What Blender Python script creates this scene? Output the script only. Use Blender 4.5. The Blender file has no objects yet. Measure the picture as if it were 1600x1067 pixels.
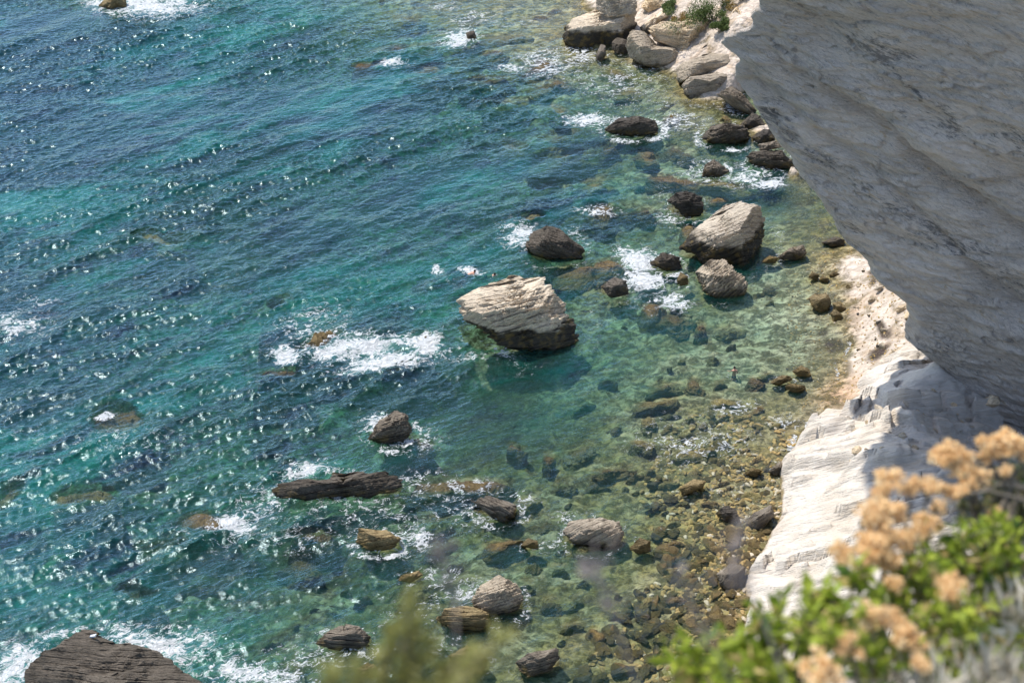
import bpy, bmesh, math, random
import numpy as np
from mathutils import Vector, Matrix
from mathutils.bvhtree import BVHTree
random.seed(7); rng = np.random.default_rng(7)
SC = bpy.context.scene
COL = SC.collection
# ------------------------------------------------------------------ camera maths (1600x1067 photograph)
PITCH = math.radians(36.0); F = 1600*50/36.0; CX, CY = 800.0, 533.5; CAMZ = 65.0
cF = np.array([0, math.cos(PITCH), -math.sin(PITCH)]); cU = np.array([0, math.sin(PITCH), math.cos(PITCH)]); cR = np.array([1.0, 0, 0])
CAM = np.array([0, 0, CAMZ])
def ray(px, py):
    px = np.asarray(px, float); py = np.asarray(py, float)
    return cF + ((px-CX)/F)[..., None]*cR - ((py-CY)/F)[..., None]*cU
def at(px, py, t):
    return CAM + ray(px, py)*np.asarray(t, float)[..., None]
def depth_to(px, py, z):
    return (np.asarray(z, float)-CAMZ)/ray(px, py)[..., 2]
def on(px, py, z=0.0):
    return at(px, py, depth_to(px, py, z))
def proj(P):
    d = P-CAM; w = d@cF
    w = np.where(w < 0.1, 0.1, w)
    return CX+F*(d@cR)/w, CY-F*(d@cU)/w
# sun
SUN_AZ, SUN_EL = math.radians(-46), math.radians(60)
SUN = np.array([math.sin(SUN_AZ)*math.cos(SUN_EL), math.cos(SUN_AZ)*math.cos(SUN_EL), math.sin(SUN_EL)])
# ------------------------------------------------------------------ noise
def h3(i, j, k, s=0):
    n = (i*374761393 + j*668265263 + k*2147483647 + s*1274126177) & 0xFFFFFFFF
    n = ((n ^ (n >> 13))*1274126177) & 0xFFFFFFFF
    n = ((n ^ (n >> 16))*2246822519) & 0xFFFFFFFF
    return ((n ^ (n >> 15)) & 0xFFFFFF)/float(0xFFFFFF)
def vnoise(P, s=0):
    P = np.asarray(P, float); I = np.floor(P).astype(np.int64); f = P-I; f = f*f*f*(f*(f*6-15)+10)
    out = 0
    for dx in (0, 1):
        wx = f[:, 0] if dx else 1-f[:, 0]
        for dy in (0, 1):
            wy = f[:, 1] if dy else 1-f[:, 1]
            for dz in (0, 1):
                wz = f[:, 2] if dz else 1-f[:, 2]
                out = out + wx*wy*wz*h3(I[:, 0]+dx, I[:, 1]+dy, I[:, 2]+dz, s)
    return out*2-1
def fbm(P, octv=4, s=0, gain=.5):
    a, o, t = 1.0, 0, 0
    P = np.asarray(P, float)
    for k in range(octv):
        o = o+a*vnoise(P*(2.03**k)+17.3*k, s+k); t += a; a *= gain
    return o/t
def p3(x, y, z=0.0):
    return np.stack([x, y, np.zeros_like(x)+z], -1)
def sstep(a, b, x):
    t = np.clip((x-a)/(b-a), 0, 1); return t*t*(3-2*t)
class RBF:
    def __init__(s, pts, vals, smooth=0.0):
        s.p = np.asarray(pts, float); n = len(s.p)
        A = np.linalg.norm(s.p[:, None]-s.p[None], axis=2)+np.eye(n)*smooth
        M = np.zeros((n+1, n+1)); M[:n, :n] = -A; M[:n, n] = 1; M[n, :n] = 1
        s.w = np.linalg.solve(M, np.append(np.asarray(vals, float), 0))
    def __call__(s, q):
        q = np.asarray(q, float); out = np.empty(len(q))
        for i in range(0, len(q), 40000):
            d = np.sqrt(((q[i:i+40000, None]-s.p[None])**2).sum(2))
            out[i:i+40000] = -d@s.w[:-1]+s.w[-1]
        return out
# ------------------------------------------------------------------ object helpers
def tag(o, label=None, cat=None, group=None, kind=None):
    if label: o['label'] = label
    if cat: o['category'] = cat
    if group: o['group'] = group
    if kind: o['kind'] = kind
    return o
def np_mesh(name, V, Q, mat=None, smooth=True, attrs=None):
    """V (n,3); Q (m,3|4) faces"""
    V = np.ascontiguousarray(V, np.float32); Q = np.ascontiguousarray(Q, np.int32)
    me = bpy.data.meshes.new(name)
    me.vertices.add(len(V)); me.vertices.foreach_set('co', V.ravel())
    k = Q.shape[1]; me.loops.add(Q.size); me.loops.foreach_set('vertex_index', Q.ravel())
    me.polygons.add(len(Q)); me.polygons.foreach_set('loop_start', np.arange(len(Q), dtype=np.int32)*k)
    me.update(calc_edges=True)
    me.polygons.foreach_set('use_smooth', np.full(len(Q), smooth))
    for nm, a in (attrs or {}).items():
        if a.ndim == 1:
            at_ = me.attributes.new(nm, 'FLOAT', 'POINT'); at_.data.foreach_set('value', np.ascontiguousarray(a, np.float32))
        else:
            at_ = me.attributes.new(nm, 'FLOAT_COLOR', 'POINT'); c = np.ones((len(V), 4), np.float32); c[:, :3] = a
            at_.data.foreach_set('color', c.ravel())
    if mat: me.materials.append(mat)
    me.validate()
    return me
def link(name, me, parent=None, loc=None):
    o = bpy.data.objects.new(name, me); COL.objects.link(o)
    if parent is not None: o.parent = parent
    if loc is not None: o.location = loc
    return o
def empty(name, loc):
    o = bpy.data.objects.new(name, None); COL.objects.link(o); o.location = loc; o.empty_display_size = .1
    return o
def grid_faces(nu, nv):
    i = np.arange(nu*nv).reshape(nu, nv)
    return np.stack([i[:-1, :-1], i[1:, :-1], i[1:, 1:], i[:-1, 1:]], -1).reshape(-1, 4)
def stretch_axis(lo, hi, step, far_lo, far_hi):
    a = list(np.arange(lo, hi+1e-6, step)); st = step
    while a[-1] < far_hi: st *= 1.5; a.append(a[-1]+st)
    b = []; st = step; c = lo
    while c > far_lo: st *= 1.5; c -= st; b.append(c)
    return np.array(b[::-1]+a)
# ------------------------------------------------------------------ node helpers
class NT:
    def __init__(s, name):
        s.m = bpy.data.materials.new(name); s.m.use_nodes = True; s.t = s.m.node_tree; s.t.nodes.clear()
        s.out = s.t.nodes.new('ShaderNodeOutputMaterial')
    def n(s, typ, _in=None, **kw):
        nd = s.t.nodes.new(typ)
        for k, v in kw.items(): setattr(nd, k, v)
        for k, v in (_in or {}).items():
            if isinstance(v, bpy.types.NodeSocket): s.t.links.new(v, nd.inputs[k])
            else: nd.inputs[k].default_value = v
        return nd
    def math(s, op, a, b=0.0, c=None, clamp=False):
        d = {0: a, 1: b}
        if c is not None: d[2] = c
        return s.n('ShaderNodeMath', d, operation=op, use_clamp=clamp).outputs[0]
    def mixc(s, f, a, b, blend='MIX'):
        nd = s.n('ShaderNodeMix', data_type='RGBA', blend_type=blend, clamp_factor=True)
        for i, v in ((0, f), (6, a), (7, b)):
            if isinstance(v, bpy.types.NodeSocket): s.t.links.new(v, nd.inputs[i])
            else: nd.inputs[i].default_value = v if i == 0 else (tuple(v)+(1,))[:4]
        return nd.outputs[2]
    def noise(s, vec, scale, detail=5, rough=.55, dist=0.0):
        return s.n('ShaderNodeTexNoise', {'Vector': vec, 'Scale': scale, 'Detail': detail, 'Roughness': rough, 'Distortion': dist}).outputs[0]
    def map(s, vec, scale=(1, 1, 1), rot=(0, 0, 0), loc=(0, 0, 0)):
        return s.n('ShaderNodeMapping', {'Vector': vec, 'Scale': scale, 'Rotation': rot, 'Location': loc}).outputs[0]
    def map2(s, vec, rot, scale):
        return s.map(s.map(vec, (1, 1, 1), rot), scale)
    def rng(s, v, a, b, c=0.0, d=1.0, smooth=True):
        return s.n('ShaderNodeMapRange', {0: v, 1: a, 2: b, 3: c, 4: d}, interpolation_type='SMOOTHSTEP' if smooth else 'LINEAR').outputs[0]
    def attr(s, name, fac=True):
        return s.n('ShaderNodeAttribute', attribute_name=name).outputs['Fac' if fac else 'Color']
    def bump(s, h, dist, strength=1.0, normal=None):
        d = {'Height': h, 'Distance': dist, 'Strength': strength}
        if normal is not None: d['Normal'] = normal
        return s.n('ShaderNodeBump', d).outputs[0]
    def bsdf(s, col, rough=.9, normal=None, spec=.2):
        d = {'Base Color': col if isinstance(col, bpy.types.NodeSocket) else tuple(col)+(1,), 'Roughness': rough, 'Specular IOR Level': spec}
        if normal is not None: d['Normal'] = normal
        return s.n('ShaderNodeBsdfPrincipled', d).outputs[0]
    def done(s, sh):
        s.t.links.new(sh, s.out.inputs[0]); return s.m
# ------------------------------------------------------------------ materials
def rock_mat(name, light, dark, streak, wet=(.045, .038, .028), wet_z=.45, alg=.5):
    M = NT(name); tc = M.n('ShaderNodeTexCoord').outputs['Object']
    pos = M.n('ShaderNodeNewGeometry').outputs['Position']
    strata = M.noise(M.map(tc, (.9, .9, 7)), 1.6, 6, .6, .25)
    fine = M.noise(M.map(tc, (2.2, 2.2, 14)), 2.2, 5, .65, .3)
    blot = M.noise(tc, .55, 5, .6, .4)
    gran = M.noise(tc, 9, 4, .7)
    ob = M.n('ShaderNodeObjectInfo').outputs['Random']
    f = M.rng(M.math('ADD', M.math('MULTIPLY', blot, .75), M.math('MULTIPLY', strata, .35)), .48, .76)
    c = M.mixc(f, light, dark)
    c = M.mixc(M.math('MULTIPLY', M.rng(fine, .52, .72), .55), c, streak)
    c = M.mixc(M.rng(gran, .3, .75, 0, .35), c, [x*.6 for x in dark])
    c = M.mixc(1.0, c, M.n('ShaderNodeCombineColor', {i: M.rng(ob, 0, 1, .78, k, False) for i, k in ((0, 1.25), (1, 1.2), (2, 1.1))}).outputs[0], 'MULTIPLY')
    crack = M.rng(M.math('ABSOLUTE', M.math('SUBTRACT', strata, .5)), 0, .022, .75, 0)
    c = M.mixc(crack, c, [x*.3 for x in dark])
    z = M.n('ShaderNodeSeparateXYZ', {0: pos}).outputs[2]
    zz = M.math('ADD', z, M.math('MULTIPLY', M.math('SUBTRACT', M.noise(pos, .9, 4), .5), 1.4))
    w = M.rng(zz, wet_z-.25, wet_z+.35, 1, 0)
    wc = M.mixc(M.rng(M.noise(pos, 1.7, 4), .45, .7), wet, (.17, .115, .03))
    c = M.mixc(M.math('MULTIPLY', w, alg+.3), c, wc)
    h = M.math('ADD', M.math('MULTIPLY', strata, .6), M.math('ADD', M.math('MULTIPLY', fine, .35), M.math('MULTIPLY', gran, .12)))
    return M.done(M.bsdf(c, M.rng(w, 0, 1, .92, .6), M.bump(h, .5, 1.0), .25))
MAT = {}
MAT['white'] = rock_mat('pale_limestone_rock', (.88, .76, .60), (.62, .52, .41), (.24, .20, .155), wet=(.032, .028, .022), wet_z=1.6, alg=.65)  # splash zone raised high, so it also paints shade onto the boulder fronts
MAT['cream'] = rock_mat('cream_limestone_rock', (.86, .70, .50), (.58, .46, .32), (.27, .21, .145))
MAT['grey'] = rock_mat('grey_weathered_rock', (.28, .24, .195), (.15, .127, .102), (.075, .064, .05))
MAT['palegrey'] = rock_mat('pale_grey_rock', (.50, .43, .345), (.30, .255, .205), (.13, .11, .088))
MAT['dark'] = rock_mat('dark_wet_rock', (.145, .125, .105), (.075, .064, .052), (.035, .031, .026))
MAT['ochre'] = rock_mat('ochre_algae_rock', (.34, .265, .145), (.19, .145, .075), (.11, .08, .035), wet=(.10, .07, .025))
MAT['reef'] = rock_mat('olive_reef_rock', (.21, .185, .085), (.11, .095, .042), (.065, .058, .025), wet=(.12, .09, .03), wet_z=-5)
MAT['brown'] = rock_mat('brown_submerged_rock', (.17, .125, .06), (.085, .066, .034), (.05, .04, .022), wet=(.10, .075, .03), wet_z=-5)
def terrain_mat():
    M = NT('seabed_and_shore'); pos = M.n('ShaderNodeNewGeometry').outputs['Position']
    c = M.attr('alb', False); dry = M.rng(M.n('ShaderNodeSeparateXYZ', {0: pos}).outputs[2], .1, .5, 1, .35)
    n1 = M.noise(M.map(pos, (1, 1.4, 1), (0, 0, .5)), 1.1, 7, .7, .5); n2 = M.noise(pos, 5, 5, .7)
    c = M.mixc(M.math('MULTIPLY', dry, M.rng(n1, .38, .58, 0, .9)), c, (.060, .052, .026))
    c = M.mixc(M.rng(M.noise(M.map2(pos, (0, 0, -.4), (.35, .75, 1)), 1.0, 6, .65, .5), .5, .68, 0, .7), c, (.11, .085, .035))
    c = M.mixc(M.rng(n2, .5, .75, 0, .4), c, (.46, .39, .27))
    v = M.n('ShaderNodeTexVoronoi', {'Vector': pos, 'Scale': 2.6}).outputs['Distance']
    h = M.math('ADD', M.math('MULTIPLY', n1, .8), M.math('MULTIPLY', v, -.5))
    return M.done(M.bsdf(c, .95, M.bump(h, .35, .9), .1))
MAT['terrain'] = terrain_mat()
def apron_mat():
    M = NT('white_chalky_limestone'); pos = M.n('ShaderNodeNewGeometry').outputs['Position']
    s = M.noise(M.map2(pos, (.85, .12, 0), (.28, .4, 2.6)), 1.2, 6, .62, .3); s2 = M.noise(M.map2(pos, (.85, .2, 0), (.7, .9, 7)), 1.2, 5, .6, .3); b = M.noise(pos, .35, 4)
    c = M.mixc(M.rng(b, .4, .7), (.565, .51, .445), (.48, .42, .35))
    c = M.mixc(M.math('MULTIPLY', M.rng(s2, .55, .75), .35), c, (.36, .31, .26))
    g = M.noise(pos, 3.2, 6, .75, .4); g2 = M.noise(M.map2(pos, (.85, .1, 0), (.5, .7, 2.2)), .8, 6, .7, .8)
    c = M.mixc(M.rng(g2, .52, .72, 0, .55), c, (.42, .34, .25)); c = M.mixc(M.rng(g, .55, .75, 0, .5), c, (.34, .29, .24))
    s2 = M.math('ADD', s2, M.math('MULTIPLY', g, .6))
    z = M.n('ShaderNodeSeparateXYZ', {0: pos}).outputs[2]
    zz = M.math('ADD', z, M.math('MULTIPLY', M.math('SUBTRACT', M.noise(pos, .8, 4), .5), 1.0))
    c = M.mixc(M.rng(zz, -.05, .35, .9, 0), c, (.22, .16, .07))
    h = M.math('ADD', M.math('MULTIPLY', s, .7), M.math('MULTIPLY', s2, .3))
    return M.done(M.bsdf(c, .95, M.bump(h, .55, .9), .1))
MAT['apron'] = apron_mat()
def wall_mat():
    M = NT('grey_stratified_cliff'); tc = M.n('ShaderNodeTexCoord').outputs['Object']
    st = M.attr('stain')
    R = (0, -.30, 0)
    s1 = M.noise(M.map2(tc, (0, -.42, 0), (.16, .3, 1.1)), 1.0, 7, .68, .5)
    s2 = M.noise(M.map2(tc, R, (.75, .8, 4.2)), 1.25, 6, .72, .5)
    s3 = M.noise(M.map2(tc, (0, -.24, 0), (1.3, 1.5, 6.5)), 1.5, 5, .72, .4)
    s4 = M.noise(M.map2(tc, R, (2.6, 2.6, 11)), 2.0, 5, .8, .3); s5 = M.noise(M.map(tc, (.3, .3, .5)), 1.2, 5, .7)
    b = M.noise(M.map(tc, (.10, .2, .16)), 1.0, 5, .6, .4)
    c = M.mixc(M.rng(b, .36, .66), (.80, .70, .60), (.68, .60, .52))
    c = M.mixc(M.math('MULTIPLY', M.rng(s2, .54, .68), .7), c, (.58, .42, .24))  # ochre streaks; their warmth also paints bounce light caught by ledges
    c = M.mixc(M.math('MULTIPLY', M.rng(s1, .55, .72), .5), c, (.40, .37, .35))
    c = M.mixc(M.math('MULTIPLY', M.rng(s3, .57, .68), .55), c, (.27, .25, .235))
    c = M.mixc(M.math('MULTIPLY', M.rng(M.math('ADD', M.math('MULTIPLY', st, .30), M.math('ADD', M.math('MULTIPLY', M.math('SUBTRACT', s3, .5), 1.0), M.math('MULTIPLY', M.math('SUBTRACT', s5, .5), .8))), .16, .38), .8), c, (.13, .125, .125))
    c = M.mixc(M.rng(s4, .5, .72, 0, .55), c, (.33, .29, .25)); c = M.mixc(M.rng(s4, .28, .45, .5, 0), c, (.86, .82, .76))
    for q_, w_, k_ in ((s1, .012, .6), (s2, .016, .45)):
        c = M.mixc(M.math('MULTIPLY', M.rng(M.math('ABSOLUTE', M.math('SUBTRACT', q_, .47)), 0, w_, k_, 0), M.rng(b, .3, .6)), c, (.17, .155, .145))
    h = M.math('ADD', M.math('MULTIPLY', s1, .4), M.math('ADD', M.math('MULTIPLY', s2, .45), M.math('ADD', M.math('MULTIPLY', s3, .35), M.math('MULTIPLY', s4, .25))))
    return M.done(M.bsdf(c, .95, M.bump(h, .9, 1.0), .1))
MAT['wall'] = wall_mat()
def water_mat():
    M = NT('sea_water'); pos = M.n('ShaderNodeNewGeometry').outputs['Position']
    d = M.attr('depth'); fo = M.attr('foam'); calm = M.attr('calm')
    q = M.map2(pos, (0, 0, -.50), (.75, 1.7, 1))
    r1 = M.noise(q, 1.5, 6, .66, .5); r2 = M.noise(M.map2(pos, (0, 0, -.1), (.8, 1.6, 1)), 4.2, 4, .65, .4)
    hgt = M.math('MULTIPLY', M.math('ADD', M.math('MULTIPLY', r1, .8), M.math('MULTIPLY', r2, .24)), calm)
    nrm = M.bump(hgt, .20, 1.0)
    fr = M.n('ShaderNodeFresnel', {'IOR': 1.23, 'Normal': nrm}).outputs[0]
    def ex(k): return M.math('POWER', 2.71828, M.math('MULTIPLY', d, -k))
    T = M.n('ShaderNodeCombineColor', {0: ex(.22), 1: ex(.040), 2: ex(.070)}).outputs[0]
    op = M.math('SUBTRACT', 1.0, ex(.14))
    big = M.noise(M.map2(pos, (0, 0, -.55), (.045, .10, 1)), 1, 5, .6, .5)
    up = M.mixc(M.rng(d, .5, 8), (.024, .080, .060), (.007, .036, .052))
    up = M.mixc(M.rng(big, .45, .66), up, (.008, .135, .118))
    up = M.mixc(M.rng(M.noise(M.map2(pos, (0, 0, -.55), (.12, .34, 1)), 1, 5, .62, .4), .48, .66, 0, .9), up, (.010, .022, .045))
    up = M.mixc(M.rng(fo, .3, 1.0, 0, .7), up, (.10, .30, .28))
    body = M.n('ShaderNodeMixShader', {0: op, 1: M.n('ShaderNodeBsdfTransparent', {'Color': T}).outputs[0],
               2: M.n('ShaderNodeBsdfDiffuse', {'Color': up, 'Normal': nrm}).outputs[0]}).outputs[0]
    gl = M.n('ShaderNodeBsdfGlossy', {'Color': (.62, .80, .88, 1), 'Roughness': .115, 'Normal': M.bump(hgt, .05, 1.0)}).outputs[0]
    w = M.n('ShaderNodeMixShader', {0: fr, 1: body, 2: gl}).outputs[0]
    warp = M.n('ShaderNodeVectorMath', {0: pos, 1: M.n('ShaderNodeTexNoise', {'Vector': pos, 'Scale': .8, 'Detail': 3}).outputs[1]}, operation='ADD').outputs[0]
    wq = M.map2(warp, (0, 0, -.5), (.8, 1.3, 1))
    def ridge(sc, k, rot): return M.math('SUBTRACT', 1.0, M.math('MULTIPLY', M.math('ABSOLUTE', M.math('SUBTRACT', M.noise(M.map2(warp, (0, 0, rot), (.85, 1.3, 1)), sc, 4, .6, .7), .5)), k), clamp=True)
    n1 = M.noise(wq, 2.6, 5, .7, .5); n2 = M.noise(warp, .45, 4, .6)
    tex = M.math('ADD', M.math('MULTIPLY', ridge(.8, 11, -.5), .42), M.math('ADD', M.math('MULTIPLY', ridge(2.0, 9, -.2), .40), M.math('MULTIPLY', n1, .62)))
    f2 = M.math('MULTIPLY', fo, M.math('ADD', .45, M.math('MULTIPLY', n2, 1.1)))
    th = M.math('SUBTRACT', 1.17, f2)
    fm = M.math('MULTIPLY', M.rng(M.math('SUBTRACT', tex, th), 0, .42), M.rng(fo, .03, .2))
    foam = M.n('ShaderNodeBsdfDiffuse', {'Color': (.80, .82, .82, 1), 'Normal': M.bump(n1, .9, 1.0)}).outputs[0]
    return M.done(M.n('ShaderNodeMixShader', {0: fm, 1: w, 2: foam}).outputs[0])
MAT['water'] = water_mat()
def leaf_mat(name, c1, c2, trans=.35):
    M = NT(name); r = M.n('ShaderNodeNewGeometry').outputs['Random Per Island']
    c = M.mixc(r, c1, c2)
    if name.endswith('green_leaf'): c = M.mixc(M.rng(r, .84, .86), c, (.42, .33, .12)); c = M.mixc(M.rng(r, .05, .04), c, (.08, .14, .02))
    d = M.bsdf(c, .55, None, .3); t = M.n('ShaderNodeBsdfTranslucent', {'Color': c}).outputs[0]
    return M.done(M.n('ShaderNodeMixShader', {0: trans, 1: d, 2: t}).outputs[0])
MAT['leaf'] = leaf_mat('bright_green_leaf', (.17, .25, .018), (.42, .46, .06))
MAT['leafdark'] = leaf_mat('dark_green_leaf', (.04, .075, .015), (.10, .14, .03), .2)
MAT['olive'] = leaf_mat('olive_sprig_leaf', (.24, .24, .06), (.42, .40, .14))
MAT['scrub'] = leaf_mat('scrub_leaf', (.05, .085, .022), (.14, .18, .05), .2)
MAT['scrubdry'] = leaf_mat('dry_scrub_leaf', (.20, .13, .04), (.34, .24, .07), .2)
MAT['petal'] = leaf_mat('dried_flower_floret', (.84, .55, .25), (.94, .78, .50), .4)
MAT['straw'] = leaf_mat('bleached_grass_blade', (.50, .46, .36), (.66, .62, .52), .3)
def plain(name, col, rough=.8):
    M = NT(name); tc = M.n('ShaderNodeTexCoord').outputs['Object']
    n = M.noise(tc, 30, 4)
    return M.done(M.bsdf(M.mixc(n, [x*.7 for x in col], [min(1, x*1.25) for x in col]), rough))
MAT['stem'] = plain('woody_stem', (.17, .145, .11)); MAT['twig'] = plain('grey_twig', (.20, .175, .165))
MAT['skin'] = plain('bather_skin', (.52, .28, .20), .6); MAT['hair'] = plain('dark_hair', (.018, .014, .012), .5)  # plain even skin colour
MAT['suit'] = plain('dark_swimwear', (.02, .025, .05)); MAT['feather'] = plain('white_feather', (.78, .78, .76)); MAT['wing'] = plain('grey_wing', (.35, .36, .38)); MAT['beak'] = plain('yellow_beak', (.6, .35, .05))
def soil_mat():
    M = NT('dry_clifftop_soil'); pos = M.n('ShaderNodeNewGeometry').outputs['Position']
    n = M.noise(pos, 14, 6, .7); n2 = M.noise(pos, 60, 4, .7)
    c = M.mixc(n, (.16, .12, .085), (.42, .36, .28)); c = M.mixc(M.rng(n2, .5, .7, 0, .6), c, (.55, .5, .42))
    return M.done(M.bsdf(c, .95, M.bump(n2, .01, 1)))
MAT['soil'] = soil_mat()
# ------------------------------------------------------------------ terrain (seabed, beach, far shore)
TP = [(0,0,-9),(300,200,-8),(0,500,-7),(300,400,-4.5),(500,300,-6),(300,650,-6),(0,900,-6),(420,60,-5),(600,110,-3),(560,30,-1.8),(700,20,-.8),
 (850,20,-.45),(800,90,-.8),(900,110,-.7),(650,200,-5),(800,250,-3.5),(750,350,-4.8),(950,280,-2.3),(1040,280,-1.6),(930,370,-2.4),(1000,420,-1.5),(900,450,-2),
 (660,450,-5),(600,600,-4.5),(750,620,-3.6),(900,600,-2.5),(1000,550,-1.7),(1100,520,-1.3),(1200,450,-.8),(1160,470,-1.1),(1230,350,-.9),(1210,305,-2.6),(1290,350,-.4),(1318,388,-.1),
 (1345,410,.5),(1400,440,2.2),(1430,490,2.6),(1370,500,1.2),(1345,470,.45),(1330,540,.03),(1312,590,.0),(1285,640,.02),(1350,620,.8),(1400,560,2.0),(1290,520,-.3),
 (1240,520,-.6),(1150,580,-1.0),(1050,620,-1.0),(1000,680,-.9),(1100,700,-.5),(1200,690,-.3),(1240,685,-.1),(900,720,-1.5),(750,730,-2.0),(650,720,-2.8),(500,800,-2.8),
 (400,750,-4),(700,850,-1.4),(850,900,-1.2),(1000,850,-.8),(1100,850,-.45),(1180,850,-.12),(1170,900,.05),(1100,1000,-.2),(900,1000,-.8),(700,1000,-1.2),(550,950,-2),
 (400,950,-3.2),(420,1050,-1.8),(200,950,-5),(1150,1050,.1),(960,-20,2),(1050,0,3.2),(1100,20,3.5),(1150,40,4.5),(1060,60,2),(1115,85,1.8),(1150,130,1.2),(1190,200,.3),
 (1000,75,.1),(920,75,-.3),(1050,130,-.4),(1130,165,-.2),(1235,275,-.3),(1060,220,-.9),(1100,300,-1.0),(1330,180,1.5),(1430,300,2.5),(1500,400,2),(1500,560,.5),(1215,225,-.2),(1262,285,-.8),(1295,330,-.8),(1312,360,-.7),(1340,330,-.6),(1290,250,-.6),(1160,150,-.1),(1195,190,-.3),(1375,405,.4),(940,15,.4),
 (900,0,-.2),(150,15,-1.6),(60,140,-8),(800,-60,-.8),(600,-60,-2),(1100,-60,6),(1250,-60,9),(500,-80,-5),(0,-150,-11),(-200,500,-11),(-200,1100,-9),(1000,1150,-.3),(700,1150,-1),(300,1150,-4),(1300,1150,2),(1600,640,.2),(1600,700,-.5),(1700,800,-.5)]
TPp = on(np.array([p[0] for p in TP]), np.array([p[1] for p in TP]), np.array([p[2] for p in TP]))
terr_rbf = RBF(TPp[:, :2], [p[2] for p in TP], .5)
def terrain_z(x, y):
    z = terr_rbf(np.stack([x, y], 1))
    far = np.maximum(np.maximum(np.abs(x+8)-70, y-190), 40-y); k = sstep(0, 60, far)
    z = z*(1-k)+k*np.where(x > 30, 8.0, -10.0)
    P = p3(x, y)
    n = fbm(P*[.22, .34, 1], 4, 3); n2 = 1-np.abs(fbm(P*[.5, .8, 1], 3, 9))*2.2
    under = np.clip(-z, 0, 4)
    z = z+n*np.where(z < 0, .12+under*.28, .10+np.clip(z, 0, 5)*.12)+np.where(z < 0, np.clip(n2-.3, 0, 1)*np.clip(under*.35, 0.05, .7), 0)
    z = z+fbm(P*1.4, 3, 21)*np.where(z > 0, .10, .16)
    return z
def pmask(px, py, lst):
    m = np.zeros_like(px)
    for cx, cy, rx, ry, ang, s in lst:
        c, sn = math.cos(math.radians(ang)), math.sin(math.radians(ang))
        dx, dy = px-cx, py-cy; u = (dx*c-dy*sn)/rx; v = (dx*sn+dy*c)/ry     # ang counter-clockwise in the picture
        m = np.maximum(m, s*np.exp(-(u*u+v*v)*1.1))
    return m
xs = stretch_axis(-66, 50, .28, -2500, 2500); ys = stretch_axis(44, 186, .32, -300, 3500)
X, Y = np.meshgrid(xs, ys, indexing='ij'); X, Y = X.ravel(), Y.ravel()
Z = terrain_z(X, Y)
px, py = proj(p3(X, Y, np.clip(Z, -1, 6)))
n = fbm(p3(X, Y)*[.10, .16, 1], 5, 40); n2 = fbm(p3(X, Y)*[.35, .55, 1], 4, 50); n3 = fbm(p3(X, Y)*1.3, 3, 60)
def C(*c): return np.array(c)[None]
def lerp(a, b, f): return a+(b-a)*f[:, None]
alb = np.repeat(C(.34, .31, .20), len(X), 0)
alb = lerp(alb, C(.085, .085, .05), sstep(-.12, .2, n+.3*n2)*sstep(-.8, -2.4, Z))
alb = lerp(alb, C(.20, .16, .06), sstep(-.25, .15, n2+.4*n3)*sstep(-3, -1.2, Z)*.8)
# ochre pebble shallows near shore, beach and pale dry land
alb = lerp(alb, C(.36, .28, .11), pmask(px, py, [(1100,850,170,190,0,1),(1130,690,110,60,0,.8),(1300,370,50,70,30,.9),(1250,420,90,50,20,.6),(800,40,220,70,0,.7),(1000,1000,200,80,0,.7)])*.7)
alb = lerp(alb, C(.50, .48, .34), pmask(px, py, [(1230,500,80,55,0,1),(1150,560,110,50,0,.7),(1190,440,60,30,0,.8),(1040,290,50,25,0,1),(980,480,60,40,0,.6),(960,380,60,25,0,.6)])*.85)
alb = lerp(alb, C(.46, .45, .33), pmask(px, py, [(480,420,80,25,20,.9),(280,400,50,14,-10,1),(440,450,60,20,20,.7),(560,640,90,40,0,.5),(300,620,80,25,20,.5),(250,980,80,30,0,.4)])*.7)
alb = lerp(alb, C(.20, .17, .06), pmask(px, py, [(1295,345,45,60,-35,1.2),(1240,270,40,40,-35,1.0),(1150,170,60,40,-30,.8)])*.9)
alb = lerp(alb, C(.030, .034, .035), pmask(px, py, [(1205,308,62,26,-12,1.2),(1260,345,30,30,0,.4),(560,430,80,25,35,.7)]))  # darker pool and patches put into the seabed colour
beach = sstep(.0, .35, Z)
alb = lerp(alb, lerp(np.repeat(C(.60, .51, .43), len(X), 0), C(.42, .33, .25), sstep(.05, .4, n3)), beach)
alb = lerp(alb, C(.52, .33, .20), pmask(px, py, [(1310,615,42,28,20,1),(1330,600,30,20,0,.8),(1335,500,14,30,0,.5),(1330,470,20,10,0,.4)])*.85)
alb = lerp(alb, C(.055, .040, .036), sstep(.35, .75, pmask(px, py, [(1380,515,10,22,25,1.1),(1372,552,24,9,32,1.2),(1364,435,6,20,15,1),(1303,540,22,14,0,1.0),(1285,520,16,7,20,.8),(1262,532,18,5,0,.6)])+n3*.35))
alb = np.clip(alb*(1+.25*n3)[:, None], .015, .8)
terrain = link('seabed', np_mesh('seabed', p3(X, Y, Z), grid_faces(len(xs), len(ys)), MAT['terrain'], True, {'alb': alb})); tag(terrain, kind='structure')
def tz1(x, y): return float(terrain_z(np.array([x]), np.array([y]))[0])
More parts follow.
